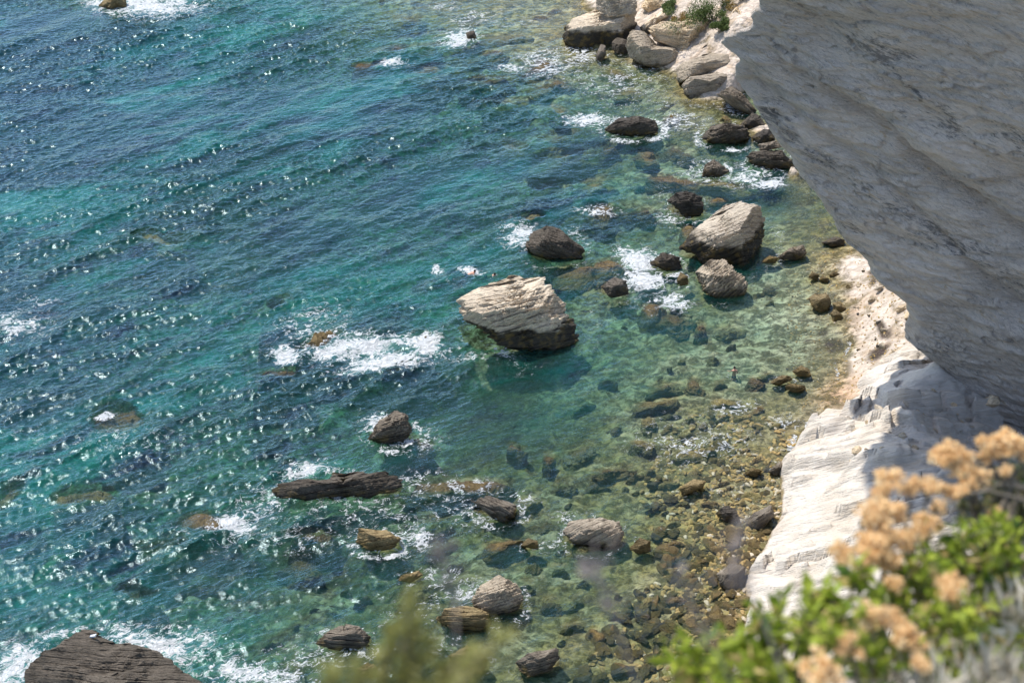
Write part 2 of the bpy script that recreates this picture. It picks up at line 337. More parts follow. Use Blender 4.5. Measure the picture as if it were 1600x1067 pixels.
# ------------------------------------------------------------------ rocks
ROCK_TOPS = []     # (bvh, bbox) for water depth
FOAM_R = []
def ico(n):
    bm = bmesh.new(); bmesh.ops.create_icosphere(bm, subdivisions=n, radius=1.0)
    V = np.array([v.co[:] for v in bm.verts]); Fc = np.array([[v.index for v in f.verts] for f in bm.faces]); bm.free(); return V, Fc
ICO = {k: ico(k) for k in (3, 4, 5, 6, 7)}
def bed_frame(nb):
    z = nb/np.linalg.norm(nb); x = np.cross([0, 1, .2], z); x /= np.linalg.norm(x); y = np.cross(z, x)
    return np.stack([x, y, z], 1)      # columns
def strata(P, Cc, nb, thick, amp, seed):
    nb = nb/np.linalg.norm(nb)
    t = P@nb/thick+.55*fbm(P*.35/max(thick, .12)*.35, 3, seed)
    k = np.floor(t).astype(np.int64); fr = t-k
    blk = np.floor(fbm(P*.5/max(thick*2.2, .3), 2, seed+5)*3+k*.37).astype(np.int64)
    r = h3(k, blk, k*0+seed, seed)
    d = (r-.5)+.45*(fr-.5)-(.6*np.exp(-((fr-.04)/.09)**2))
    rad = P-Cc; rad = rad-(rad@nb)[:, None]*nb; rad /= (np.linalg.norm(rad, axis=1)[:, None]+1e-6)
    return P+rad*(amp*d)[:, None]
def finish_rock(name, P, Fc, nb, base, mat):
    Rm = bed_frame(nb); L = (P-base)@Rm
    o = link(name, np_mesh(name, L, Fc, mat, False)); o.matrix_world = Matrix.Translation(Vector(base)) @ Matrix(Rm.tolist()).to_4x4()
    ROCK_TOPS.append((BVHTree.FromPolygons(P.tolist(), Fc.tolist()), P.min(0), P.max(0)))
    return o
RN = [0]
def rock(poly, mat, label, cat='rock', name='sea_rock', ang=18, T=None, z0=0.0, facets=None, foam=.5, thick=None, amp=None, tilt=-.2, b0=.82, group=None, seed=None, lump=.05):
    RN[0] += 1; seed = seed or RN[0]*13
    poly = np.array(poly, float); x, y = poly[:, 0], poly[:, 1]; x2, y2 = np.roll(x, -1), np.roll(y, -1)
    cr = x*y2-x2*y; A = cr.sum()/2; cx = ((x+x2)*cr).sum()/(6*A); cy = ((y+y2)*cr).sum()/(6*A)
    yb = y.max(); w = x.max()-x.min(); hgt = yb-y.min()
    # radius by angle (dy up)
    th = np.linspace(-math.pi, math.pi, 361); R = np.zeros(361)
    for i in range(len(poly)):
        x1, y1 = x[i]-cx, -(y[i]-cy); xb_, yb_ = x2[i]-cx, -(y2[i]-cy)
        dx, dy = xb_-x1, yb_-y1; c, s = np.cos(th), np.sin(th)
        den = c*dy-s*dx; den = np.where(np.abs(den) < 1e-9, 1e-9, den)
        t = (x1*dy-y1*dx)/den; u = (x1*s-y1*c)/den
        R = np.maximum(R, np.where((t > 0) & (u >= -.001) & (u <= 1.001), t, 0))
    Rs = (np.roll(R, 1)+2*R+np.roll(R, -1))/4
    V, Fc = ICO[7 if w > 110 else 6 if w > 45 else 5]
    V = V.copy(); r_ = random.Random(seed)
    if facets is None: ang += r_.uniform(-16, 16); vt, va = r_.uniform(.7, 1.7), r_.uniform(.55, 1.25)
    else: vt = va = 1.0
    if facets is None:
        facets = []
        facets.append((r_.uniform(-.25, .15), r_.uniform(.62, .8), .62, r_.uniform(.58, .7)))
        facets.append((r_.uniform(-.2, .3), r_.uniform(-.45, -.25), .9, r_.uniform(.58, .72)))
        for _ in range(4): facets.append((r_.uniform(-.9, .9), r_.uniform(-.3, .7), r_.uniform(.3, .9), r_.uniform(.68, .86)))
    for a, b, c, d in facets:
        nn = np.array([a, b, c]); nn /= np.linalg.norm(nn)
        e = np.maximum(0, V@nn-d); V[:, 2] = np.maximum(V[:, 2]-e/max(nn[2], .33)*.95, -.7)
    lo = V[:, 1] < 0
    rr = np.sqrt(V[:, 0]**2+V[:, 1]**2); tt = np.arctan2(V[:, 1], V[:, 0])
    Rv = np.interp(tt, th, Rs)
    ext = 1/b0
    ppx = cx+rr*Rv*np.cos(tt); dyp = rr*Rv*np.sin(tt)
    ppy = cy-np.where(dyp < 0, dyp*ext, dyp)
    D0 = float(depth_to(cx, yb, z0)); ppm = F/D0
    nb_ = (np.abs(ppy-yb) < .07*hgt) & (np.abs(ppx-cx) < .3*w)
    T = (T or 1.0)*(w*.55+hgt*.45)*.5/ppm
    cb = float(np.percentile(V[nb_, 2], 90)) if nb_.any() else .4
    Dc = D0+cb*T
    P = at(ppx, ppy, Dc-V[:, 2]*T)
    Cc = at(np.array(cx), np.array(cy), np.array(Dc))
    size = w/ppm
    a = math.radians(ang); nb = -math.sin(a)*cR+math.cos(a)*(cU*math.cos(tilt)-cF*math.sin(tilt))
    outd = P-Cc; outd /= (np.linalg.norm(outd, axis=1)[:, None]+1e-6)
    P = P+outd*(fbm(P*2.2/max(size, .8), 4, seed)*lump*size)[:, None]
    thick = (thick or min(.42, max(.10, size*.065)))*vt; amp = (amp or min(.42, size*.062))*va
    P = strata(P, Cc, nb, thick, amp, seed)
    P = strata(P, Cc, nb, thick*.37, amp*.35, seed+3)
    base = np.array([Cc[0], Cc[1], z0])
    o = finish_rock(name, P, Fc, nb, base, MAT[mat]); tag(o, label, cat, group)
    if z0 < .3 and foam > 0: FOAM_R.append((cx, yb, w, hgt, foam, y.min()))
    return o
def mound(cx, cy, rx, ry, top, mat, label, ang=15, h=None, rough=None, name='submerged_rock', cat='rock', group=None, n=5, link_it=True):
    """a rock lying on the seabed whose top reaches height `top` (below 0: under water)"""
    RN[0] += 1; seed = RN[0]*17
    c = on(np.array(cx), np.array(cy), np.array(top-.15)); D = float(depth_to(cx, cy, top)); ppm = F/D
    sy = -ray(np.array(cx), np.array(cy))[2]/np.linalg.norm(ray(np.array(cx), np.array(cy)))
    ax, ay = rx/ppm, ry/ppm/sy*.85; h0 = h or max(.4, min(ax, ay)*.7); h = max(h0, (top-tz1(c[0], c[1]))*.8+.1)
    V, Fc = ICO[n]; V = V.copy(); r_ = random.Random(seed)
    for _ in range(7):
        nn = np.array([r_.uniform(-1, 1), r_.uniform(-1, 1), r_.uniform(.1, 1)]); nn /= np.linalg.norm(nn)
        V -= nn*(np.maximum(0, V@nn-r_.uniform(.6, .85))*.9)[:, None]
    if h > h0: V[:, 2] = np.sign(V[:, 2])*np.abs(V[:, 2])**max(.22, min(1, (h0/h)**.9)); V[:, :2] *= (1+.35*np.clip(-V[:, 2:3], 0, 1))
    P = V*[ax, ay, h]; yaw = math.radians(ang)*1.5; cc, ss = math.cos(yaw), math.sin(yaw)
    P *= (1+.35*np.sin(np.arctan2(P[:, 1], P[:, 0])*2+seed))[:, None]**[1, 1, 0]
    P[:, 0], P[:, 1] = P[:, 0]*cc-P[:, 1]*ss*.6, P[:, 0]*ss*.6+P[:, 1]*cc
    Cc = np.array([c[0], c[1], 0]); P = P+Cc; P[:, 2] += top-P[:, 2].max()
    Cc[2] = P[:, 2].mean(); s = max(ax, ay)
    od = P-Cc; od /= np.linalg.norm(od, axis=1)[:, None]+1e-6
    P = P+od*(fbm(P*1.3/max(s, .5), 5, seed, .62)*(rough or (.20 if top > -.07 and rx > 16 else .42))*min(s, 3.5))[:, None]; P[:, 2] += top+.1-P[:, 2].max()
    a = math.radians(ang); nb = np.array([-math.sin(a)*.7, -.35, .85])
    P = strata(P, Cc, nb, min(.4, .18*min(h, 1.5)+.1), min(.25, .08*s), seed)
    return tag(finish_rock(name, P, Fc, nb, np.array([c[0], c[1], Cc[2]-h*.5]), MAT[mat]), label, cat, group)
BIG = [(-.05,.74,.66,.42),(.10,-.50,.86,.45),(.75,-.1,.55,.72),(-.6,-.5,.5,.80)]
rock([(716,467),(726,460),(739,451),(765,444),(791,433),(808,430),(816,436),(829,436),(843,434),(855,445),(866,462),(878,472),(883,490),(893,502),(900,520),(896,533),(876,539),(848,544),(821,543),(791,533),(765,518),(739,503),(724,490),(719,479)],
     'white', 'largest pale limestone boulder with a dark overhanging front, alone in open water', 'boulder', 'boulder', 16, 1.0, facets=BIG, foam=.25, thick=.42, amp=.52)
rock([(820,384),(834,362),(854,352),(871,357),(888,370),(910,387),(908,401),(861,404),(837,397)], 'dark', 'dark pointed rock just behind the largest pale boulder, foam on its left', ang=-25, foam=.4)
rock([(1062,384),(1084,359),(1121,331),(1134,319),(1157,315),(1187,321),(1195,341),(1195,369),(1185,397),(1162,412),(1137,407),(1101,407),(1086,392)],
     'white', 'huge rounded pale boulder with a shaded right side near the dark pool', 'boulder', 'boulder', 20, 1.0, facets=[(-.35,.72,.6,.5),(.8,-.1,.45,.62),(.0,-.5,.86,.7),(-.6,.1,.7,.72)], foam=.35, amp=.3)
rock([(1087,425),(1109,406),(1132,406),(1149,419),(1166,443),(1164,455),(1142,462),(1114,459),(1096,450)], 'palegrey', 'grey dome shaped boulder in front of the huge rounded pale boulder', 'boulder', 'boulder', 25, foam=.3)
rock([(1043,314),(1058,301),(1073,299),(1094,308),(1099,324),(1094,334),(1073,338),(1061,326)], 'dark', 'dark blocky rock behind and left of the huge rounded pale boulder', ang=10, foam=.5)
rock([(1096,276),(1101,258),(1116,248),(1140,268),(1127,274)], 'grey', 'low brownish rock in the surf left of the stacked dark slabs', ang=15, foam=.7)
rock([(1015,412),(1035,394),(1061,402),(1064,420),(1043,422)], 'dark', 'small dark rock right of the white surf patch, near the grey dome boulder', ang=15, foam=.7)
rock([(1057,438),(1063,425),(1075,432),(1075,443),(1063,445)], 'ochre', 'tiny brown rock left of the grey dome shaped boulder', foam=.6)
rock([(938,448),(959,433),(979,438),(982,458),(955,463)], 'grey', 'small brown rock right of the largest pale boulder, awash', ang=25, foam=.3)
rock([(1215,402),(1235,387),(1256,382),(1261,397),(1243,406)], 'grey', 'narrow tilted slab poking out of the yellow shallows right of the huge boulder', ang=20, foam=.0)
rock([(1187,410),(1202,399),(1218,402),(1212,411)], 'ochre', 'low tan rock tucked beside the narrow tilted slab', foam=0)
rock([(1283,379),(1304,370),(1320,374),(1320,383),(1298,385)], 'dark', 'flat dark rock touching the edge of the great shaded cliff', foam=0)
rock([(945,202),(969,185),(999,182),(1020,188),(1027,200),(1025,206),(1002,211),(971,209)], 'dark', 'dark wedge shaped rock ringed by surf, below the far white boulders', ang=22, foam=.8)
rock([(1099,215),(1111,199),(1136,193),(1161,195),(1175,210),(1171,218),(1133,224),(1116,220)], 'dark', 'broad knobbly dark rock in the surf left of the cliff foot rocks', ang=20, foam=.7, lump=.09)
rock([(1156,195),(1176,176),(1187,181),(1196,195),(1181,203)], 'dark', 'dark pointed rock beside the broad knobbly rock, against the cliff edge', ang=30, foam=.2)
rock([(1174,215),(1192,202),(1204,202),(1212,216),(1187,223)], 'dark', 'small dark ledge right of the broad knobbly rock', ang=15, foam=.2)
rock([(1184,226),(1212,220),(1222,230),(1189,235)], 'grey', 'thin brown slab lying on the lowest dark block by the cliff edge', ang=5, foam=.0, z0=1.0)
rock([(1170,244),(1179,237),(1219,234),(1230,246),(1248,263),(1204,262),(1179,258)], 'dark', 'long dark block with a black front, last of the row along the cliff edge', ang=8, foam=.5)
rock([(1121,149),(1144,135),(1160,147),(1182,170),(1176,178),(1148,167)], 'grey', 'brown slab sloping down below the two long grey slabs', ang=-30, foam=.3)
rock([(1065,132),(1078,120),(1144,109),(1156,117),(1148,132),(1123,147),(1078,153),(1069,144)], 'palegrey', 'lower of the two long grey slabs with pale right ends', 'rock slab', 'rock_slab', 14, foam=.4, amp=.25)
rock([(1057,106),(1068,97),(1108,84),(1139,84),(1149,98),(1133,107),(1078,119),(1063,125),(1057,114)], 'palegrey', 'upper of the two long grey slabs beside the cliff tip', 'rock slab', 'rock_slab', 16, foam=.0, z0=.8, amp=.25)
rock([(978,73),(988,48),(1002,49),(1017,60),(1027,71),(1057,76),(1061,89),(1042,107),(1027,106),(999,97),(982,89)], 'palegrey', 'grey boulder at the water line in front of the cream boulder', 'boulder', 'boulder', 10, foam=.4)
rock([(931,86),(939,69),(946,72),(947,86),(941,96),(932,94)], 'grey', 'small upright brown rock in the surf below the far white boulder', ang=60, foam=.5)
rock([(956,66),(964,59),(979,62),(983,73),(977,85),(964,83),(956,76)], 'dark', 'small round dark rock between the upright rock and the grey boulder', foam=.3)
rock([(887,40),(898,30),(933,14),(956,23),(990,18),(990,45),(988,61),(971,63),(949,68),(900,70),(885,62),(882,56)], 'white', 'far white boulder with a black underside at the top shoreline', 'boulder', 'boulder', 12, facets=[(-.1,.72,.66,.45),(.1,-.5,.86,.45),(.8,0,.5,.75)], foam=.3, amp=.3)
rock([(1014,44),(1042,34),(1078,26),(1111,33),(1107,61),(1088,85),(1065,89),(1057,73),(1025,63)], 'cream', 'large cream boulder below the green bushes', 'boulder', 'boulder', -14, z0=.8, facets=[(-.1,.8,.55,.5),(-.2,-.25,.9,.62),(.8,-.3,.5,.6)], foam=0)
rock([(999,41),(1042,11),(1055,13),(1056,24),(1022,38),(1014,51),(1002,51)], 'white', 'slanting pale slab leaning between the white and cream boulders', 'rock slab', 'rock_slab', 30, z0=1.2, foam=0)
rock([(933,13),(933,-12),(976,-14),(992,2),(992,20),(951,23)], 'white', 'pale block resting on top of the far white boulder', 'boulder', 'boulder', 5, z0=3.2, foam=0)
rock([(1002,10),(1012,-4),(1035,-4),(1037,10),(1012,17)], 'cream', 'small tan boulder at the top edge of the picture', 'boulder', 'boulder', 5, z0=2.2, foam=0)
rock([(1138,28),(1148,13),(1164,6),(1184,14),(1190,38),(1151,51),(1143,45)], 'cream', 'tan boulder with green moss next to the upper cliff edge', 'boulder', 'boulder', 60, z0=3.4, foam=0)
rock([(1090,80),(1104,58),(1124,66),(1128,84),(1100,88)], 'grey', 'brown rubble rock right of the cream boulder', 'boulder', 'boulder', 40, z0=1.2, foam=0)
rock([(1042,68),(1060,60),(1072,72),(1060,80),(1046,78)], 'grey', 'shaded rock wedged under the cream boulder', 'boulder', 'boulder', 40, z0=.6, foam=0)
# beach boulders
for pl, m, lb in [
 ([(1262,466),(1272,459),(1294,460),(1299,473),(1294,481),(1281,486),(1268,477)], 'ochre', 'widest ochre boulder at the edge of the pebble cove'),
 ([(1300,473),(1312,471),(1322,481),(1316,488),(1303,484)], 'ochre', 'dark olive boulder touching the widest ochre boulder'),
 ([(1296,490),(1305,483),(1316,492),(1316,501),(1303,502)], 'ochre', 'yellow boulder just below the dark olive boulder'),
 ([(1333,492),(1341,479),(1348,483),(1346,496)], 'grey', 'split dark boulder standing on the pink shingle'),
 ([(1279,437),(1284,431),(1296,435),(1294,441)], 'ochre', 'small ochre stone in the clear shallows above the widest ochre boulder'),
 ([(1263,432),(1269,424),(1281,430),(1276,437)], 'ochre', 'ochre stone leftmost in the cove shallows'),
 ([(1295,430),(1302,423),(1312,428),(1308,434)], 'ochre', 'ochre stone close to the cliff edge in the cove'),
 ([(1318,452),(1324,445),(1338,449),(1334,456)], 'ochre', 'yellow stone on the wet edge of the shingle')]:
    rock(pl, m, lb, 'boulder', 'shore_boulder', foam=0, b0=.75)
rock([(1400,486),(1403,477),(1415,476),(1419,482),(1408,489)], 'cream', 'orange brown block at the top of the beach under the cliff', 'boulder', 'shore_boulder', z0=2.3, foam=0)
rock([(1382,557),(1395,546),(1413,540),(1416,548),(1389,561)], 'cream', 'long tan block beside the dark weed at the cliff foot', 'boulder', 'shore_boulder', z0=1.9, foam=0)
rock([(1355,470),(1362,461),(1372,466),(1364,474)], 'cream', 'small tan block on the upper beach among dark weed', 'boulder', 'shore_boulder', z0=1.0, foam=0)
rock([(1366,452),(1372,444),(1380,447),(1376,455)], 'white', 'small pale block highest on the shingle', 'boulder', 'shore_boulder', z0=1.6, foam=0)
# middle right
rock([(1238,580),(1251,571),(1264,576),(1268,587),(1247,588)], 'ochre', 'knobbly olive rock in clear water right of the bather', foam=.35)
rock([(1203,598),(1221,586),(1236,588),(1238,594),(1216,601)], 'ochre', 'upper of two tan rocks awash below the bather', foam=.5)
rock([(1227,603),(1238,600),(1257,602),(1261,609),(1240,612)], 'ochre', 'lower of two tan rocks awash below the bather', foam=.3)
rock([(1246,688),(1256,678),(1270,680),(1268,694),(1252,698)], 'dark', 'small black rock against the base of the white limestone', foam=.2)
rock([(1062,762),(1084,749),(1104,751),(1100,762),(1067,772)], 'ochre', 'split pair of flat ochre stones in the rubble shallows', foam=.4)
rock([(1161,741),(1175,729),(1192,735),(1182,744)], 'ochre', 'flat orange stone with a ridge off the white limestone foot', foam=.2)
rock([(1200,736),(1219,720),(1227,728),(1213,743)], 'grey', 'brown tilted slab at the foot of the white limestone', foam=.1)
rock([(1117,802),(1131,790),(1151,795),(1158,813),(1134,814)], 'dark', 'dark stone lying left of the long tan slab in the shallows', foam=.0)
rock([(1164,818),(1178,800),(1205,788),(1209,806),(1188,826)], 'grey', 'long tan slab on the stony edge beside the white limestone', 'rock slab', 'rock_slab', 30, foam=0)
rock([(1121,896),(1141,879),(1165,886),(1160,916),(1141,923),(1124,910)], 'grey', 'ribbed grey rock on the stony edge below the dark stone', ang=30, foam=0)
# lower middle
rock([(574,684),(594,657),(618,640),(635,647),(641,674),(628,688),(604,691)], 'grey', 'pointed brown rock alone below the breaking wave', ang=15, foam=.7)
rock([(432,764),(438,753),(452,755),(470,748),(490,752),(514,748),(520,737),(540,740),(562,735),(580,739),(600,735),(612,744),(622,743),(626,759),(614,769),(598,768),(580,776),(556,772),(530,777),(505,773),(480,778),(460,772),(440,775)], 'dark', 'long black ribbed slab lying flat in the water', 'rock slab', 'rock_slab', 8, T=.6, foam=.5, amp=.38, thick=.34, facets=[(-.1,.88,.45,.35),(.05,-.35,.93,.42),(.5,.3,.8,.6),(-.5,.2,.84,.62)])
rock([(736,783),(763,774),(786,780),(805,788),(807,803),(786,813),(770,808)], 'grey', 'flat topped grey rock right of the long black slab', ang=-20, foam=.6)
rock([(557,845),(562,825),(581,827),(604,828),(628,842),(611,855),(570,859)], 'ochre', 'ochre rock ringed with foam below the long black slab', foam=.9)
rock([(878,832),(888,815),(935,808),(965,815),(975,835),(965,855),(935,852),(898,845)], 'palegrey', 'ribbed grey boulder with a black front in the lower middle', 'boulder', 'boulder', 14, foam=.45)
rock([(985,856),(999,839),(1016,845),(1017,860),(999,865)], 'ochre', 'round tan rock right of the ribbed grey boulder', foam=.15)
rock([(813,852),(824,840),(840,845),(841,857)], 'ochre', 'tiny ochre rock left of the ribbed grey boulder', foam=.5)
rock([(619,907),(628,898),(655,891),(662,898),(641,910)], 'ochre', 'low tan rock in foam left of the leaning pair', foam=.6)
rock([(736,936),(753,913),(780,899),(807,913),(817,933),(813,947),(780,960),(749,957)], 'palegrey', 'upper rock of the leaning pair, tan and ribbed', ang=22, foam=.5)
rock([(682,967),(692,950),(732,946),(763,957),(766,974),(756,984),(692,982)], 'ochre', 'lower rock of the leaning pair, partly behind green sprigs', ang=-10, foam=.4)
rock([(494,1004),(506,990),(540,974),(560,978),(577,994),(574,1007),(530,1013)], 'grey', 'rounded tan rock left of the blurred olive sprigs', ang=12, foam=.5)
rock([(805,1034),(824,1021),(871,1011),(876,1028),(861,1045),(824,1056)], 'grey', 'striped grey rock near the bottom edge, right of the sprigs', ang=16, foam=.3)
rock([(702,1024),(732,1007),(763,1031),(753,1048),(712,1044)], 'ochre', 'ochre rock half hidden behind the olive sprigs', foam=.4)
rock([(555,1045),(575,1034),(592,1042),(590,1056),(565,1058)], 'ochre', 'small ochre rock at the bottom edge left of the sprigs', foam=.5)
bigbl = rock([(52,1050),(67,1028),(101,1004),(132,990),(148,993),(182,1012),(216,1021),(256,1034),(287,1054),(330,1075),(350,1110),(280,1135),(180,1145),(80,1130),(55,1090)], 'dark', 'massive dark brown boulder cut by the bottom left edge, a gull on top', 'boulder', 'boulder', 10, T=.8, foam=.9, amp=.30, thick=.5, lump=.17)
rock([(740,48),(745,60),(731,62),(728,52)], 'dark', 'small dark point rising from foam at the far reef', foam=.4)
rock([(155,8),(170,-8),(195,-5),(198,10),(175,14)], 'ochre', 'tan rock in surf at the top left edge', foam=.9)
# awash and submerged rocks
SUBM = [(500,530,78,16,30,.25,'brown','long brown ledge awash left of the breaking wave'),
 (325,818,46,22,10,.04,'brown','domed brown rock half covered by foam in the lower left'),
 (930,420,52,20,15,-.05,'brown','broad brown rock awash right of the dark pointed rock'),
 (1020,482,30,13,10,-.02,'brown','flat brown rock awash below the white surf patch'),
 (1055,500,40,12,5,-.25,'brown','brown rock just under water in front of the grey dome boulder'),
 (720,758,62,15,5,-.02,'brown','long brown rock awash right of the black slab'),
 (790,850,30,10,5,.0,'ochre','low ochre rock awash beside the tiny ochre rock'),
 (185,655,60,26,-5,-.15,'brown','wide brown reef with a white wave cap at the left'),
 (250,378,50,13,0,-.5,'ochre','olive reef glimpsed under the blue water at upper left'),
 (135,780,42,24,0,-.4,'ochre','round olive rock under water at the left'),
 (18,775,32,24,0,-.4,'ochre','olive rock under water at the left frame edge'),
 (210,930,50,12,-5,-.4,'brown','dark brown rock under water above the massive bottom left boulder'),
 (425,488,36,20,40,-.7,'brown','olive rock under water left of the long brown ledge'),
 (250,870,40,20,0,-1.0,'brown','deep dim rock under water right of the foam capped dome'),
 (470,885,55,20,10,-.8,'brown','dim brown reef under water below the ochre rock'),
 (490,840,35,14,10,-.25,'brown','brown rock just under water right of the foam capped dome'),
 (625,575,30,16,25,-.3,'ochre','mossy rock under the wave crest'),
 (665,530,16,10,10,.05,'brown','small brown rock in the breaking wave'),
 (430,585,40,10,15,-.1,'brown','dark ledge in foam at the lower end of the brown ledge'),
 (797,167,32,9,0,-.5,'ochre','olive rock under water in the upper middle'),
 (867,222,52,10,10,-.5,'ochre','long olive rock under water in the upper middle'),
 (800,233,26,12,0,-.6,'ochre','rounded olive rock under water left of the long one'),
 (894,248,48,10,12,-.5,'ochre','long olive rock lying below its longer twin'),
 (952,235,18,8,0,-.4,'brown','small brown rock under water below the dark wedge rock'),
 (1013,244,28,12,10,-.1,'brown','brown rock awash below the dark wedge shaped rock'),
 (1058,240,24,9,0,-.3,'brown','brown rock under water left of the low brownish rock'),
 (857,297,34,12,0,-.6,'ochre','olive rock under green water above the dark pointed rock'),
 (938,290,40,9,5,-.5,'ochre','flat olive rock under green water in the upper right'),
 (874,176,14,8,0,-.3,'ochre','tiny olive rock under water left of the dark wedge rock'),
 (580,102,26,7,20,.02,'brown','isolated brown rock with a white wave tip at the top'),
 (567,128,24,10,20,-1.0,'brown','dark rock under water below the isolated wave tip rock'),
 (935,331,46,13,5,-.03,'brown','brown rock awash under foam behind the dark pointed rock'),
 (1000,330,28,12,0,-.25,'brown','brown rock under water left of the dark blocky rock'),
 (834,340,16,10,0,-.05,'ochre','small olive rock in foam behind the dark pointed rock'),
 (850,105,60,16,5,-.05,'brown','red brown reef swirled with foam at the top'),
 (770,85,40,10,10,-.15,'brown','brown reef left of the red brown reef'),
 (640,75,50,7,12,-.1,'brown','thin dark ledge reaching out from the far reef'),
 (860,133,50,8,5,-.2,'brown','long brown ledge under water below the red brown reef'),
 (760,130,55,9,8,-.3,'brown','dim ledge under water in the upper middle'),
 (1080,65,1,1,0,-3,'brown',None),
 (1060,285,40,10,-15,-.05,'brown','brown slab awash behind the dark blocky rock'),
 (1160,455,2,2,0,-3,'brown',None),
 (1200,456,32,18,0,-.35,'brown','brown rock under green water right of the grey dome boulder'),
 (1095,515,16,9,0,-.1,'brown','small rock with foam under the grey dome boulder'),
 (1045,605,28,7,12,-.15,'ochre','upper of the flat tan ledges left of the bather'),
 (1027,632,30,9,8,-.02,'ochre','flat tan ledge with a dark edge, second from the top'),
 (1015,662,22,12,5,-.08,'ochre','striped tan ledge, third from the top'),
 (1008,698,24,9,8,-.01,'ochre','sharp edged tan ledge, lowest of the column'),
 (1075,712,22,10,-10,-.03,'ochre','tan rock awash in the foam right of the lowest ledge'),
 (1105,706,14,7,0,-.03,'ochre','small tan rock awash beside another in the foam'),
 (1180,600,20,7,0,-.1,'brown','dark low rock between the bather and the two tan rocks'),
 (1135,630,22,8,5,-.02,'ochre','tan rock with a curl of foam below the bather'),
 (1185,640,10,6,20,.02,'ochre','small tan rock right of the curl of foam'),
 (857,722,14,12,0,-.2,'brown','round brown rock under clear water above the ribbed grey boulder'),
 (810,705,18,8,0,-.25,'brown','brown rock under clear water right of the pointed brown rock'),
 (1080,900,14,8,0,.02,'ochre','broad ochre stone in the stony shallows'),
 (1010,945,30,9,20,-.02,'ochre','long ochre stone lying slantwise in the stony shallows'),
 (930,990,18,12,0,.03,'ochre','ochre stone alone left of the stony shallows'),
 (1055,938,14,11,0,.06,'grey','grey brown stone with an ochre side in the stony shallows'),
 (920,860,26,9,-15,-.05,'ochre','ochre rock under the shadow of the ribbed grey boulder'),
 (640,30,60,12,8,-.25,'ochre','yellow reef under shallow water at the top edge'),
 (820,60,70,14,0,-.1,'ochre','yellow brown reef under shallow water left of the far white boulder'),
 (700,110,60,10,10,-.35,'brown','brown reef under water below the dark point'),
 (900,35,22,8,0,.1,'ochre','orange rock at the left of the far white boulder'),
 (965,118,24,10,0,-.05,'ochre','ochre rock in foam below the small upright rock'),
 (985,148,20,10,0,-.2,'ochre','ochre rock under water above the dark wedge rock'),
 (1050,185,14,6,0,.02,'ochre','orange rock in the surf right of the dark wedge rock'),
 (1135,187,12,5,0,.0,'ochre','small tan rock in the surf above the broad knobbly rock'),
 (1130,290,40,8,-5,-.03,'ochre','tan ledge awash above the dark pool'),
 (1120,315,18,7,0,.02,'ochre','tan rock just behind the huge rounded pale boulder'),
 (1075,362,24,10,10,.03,'brown','brown rock awash at the left foot of the huge rounded pale boulder'),
 (640,690,40,14,0,-.2,'brown','brown shelf under foam at the foot of the pointed brown rock')]
for cx, cy, rx, ry, ang, top, m, lb in SUBM:
    if lb: mound(cx, cy, rx, ry, top, 'reef' if m == 'ochre' and top < .0 else m, lb, ang, n=6 if rx > 30 else 5)
r_ = random.Random(77); used = [(a[0], a[1], a[2]) for a in SUBM]+[(1147, 584, 45), (1200, 520, 60)]
for zone, num, (r0, r1), (t0, t1), m, lb, g in [
   ((880,1235,560,1010), 70, (10,34), (-.28,-.02), ('reef','ochre','reef'), 'brown ledge showing through the clear shallows off the white limestone', 'ledges in the clear shallows'),
   ((400,900,790,1060), 34, (10,34), (-.9,-.15), ('brown','reef'), 'dim brown reef under water among the lower boulders', 'dim reefs among the lower boulders'),
   ((560,920,0,270), 34, (14,46), (-1.0,-.15), ('reef','brown'), 'olive brown reef under water at the far shallows', 'reefs of the far shallows'),
   ((20,520,330,960), 20, (20,55), (-2.4,-.9), ('brown','reef'), 'dark reef deep under the open blue water', 'dark reefs of the open water'),
   ((900,1230,150,560), 16, (8,26), (-.6,-.08), ('reef','brown'), 'brown rock under water between the boulders of the cove', 'underwater rocks of the cove')]:
    k = 0; tries = 0
    while k < num and tries < 4000:
        tries += 1; a, b = r_.uniform(zone[0], zone[1]), r_.uniform(zone[2], zone[3]); rx = r0*(r1/r0)**(r_.random()**1.4)
        if any(abs(a-u[0]) < (rx+u[2])*.62 and abs(b-u[1]) < (rx+u[2])*.30 for u in used): continue
        p = on(np.array(a), np.array(b)); zb = tz1(p[0], p[1])
        if zb > -.12 or any(abs(a-f[0]) < f[2]*.55 and abs(b-f[1]+f[3]*.3) < f[3]*.8 for f in FOAM_R): continue
        used.append((a, b, rx)); k += 1
        mound(a, b, rx, rx*r_.uniform(.24, .42), min(max(r_.uniform(t0, t1), zb+.15), zb+.020*rx+.10), r_.choice(m), lb, r_.uniform(0, 28), n=5 if rx > 15 else 4, group=g)
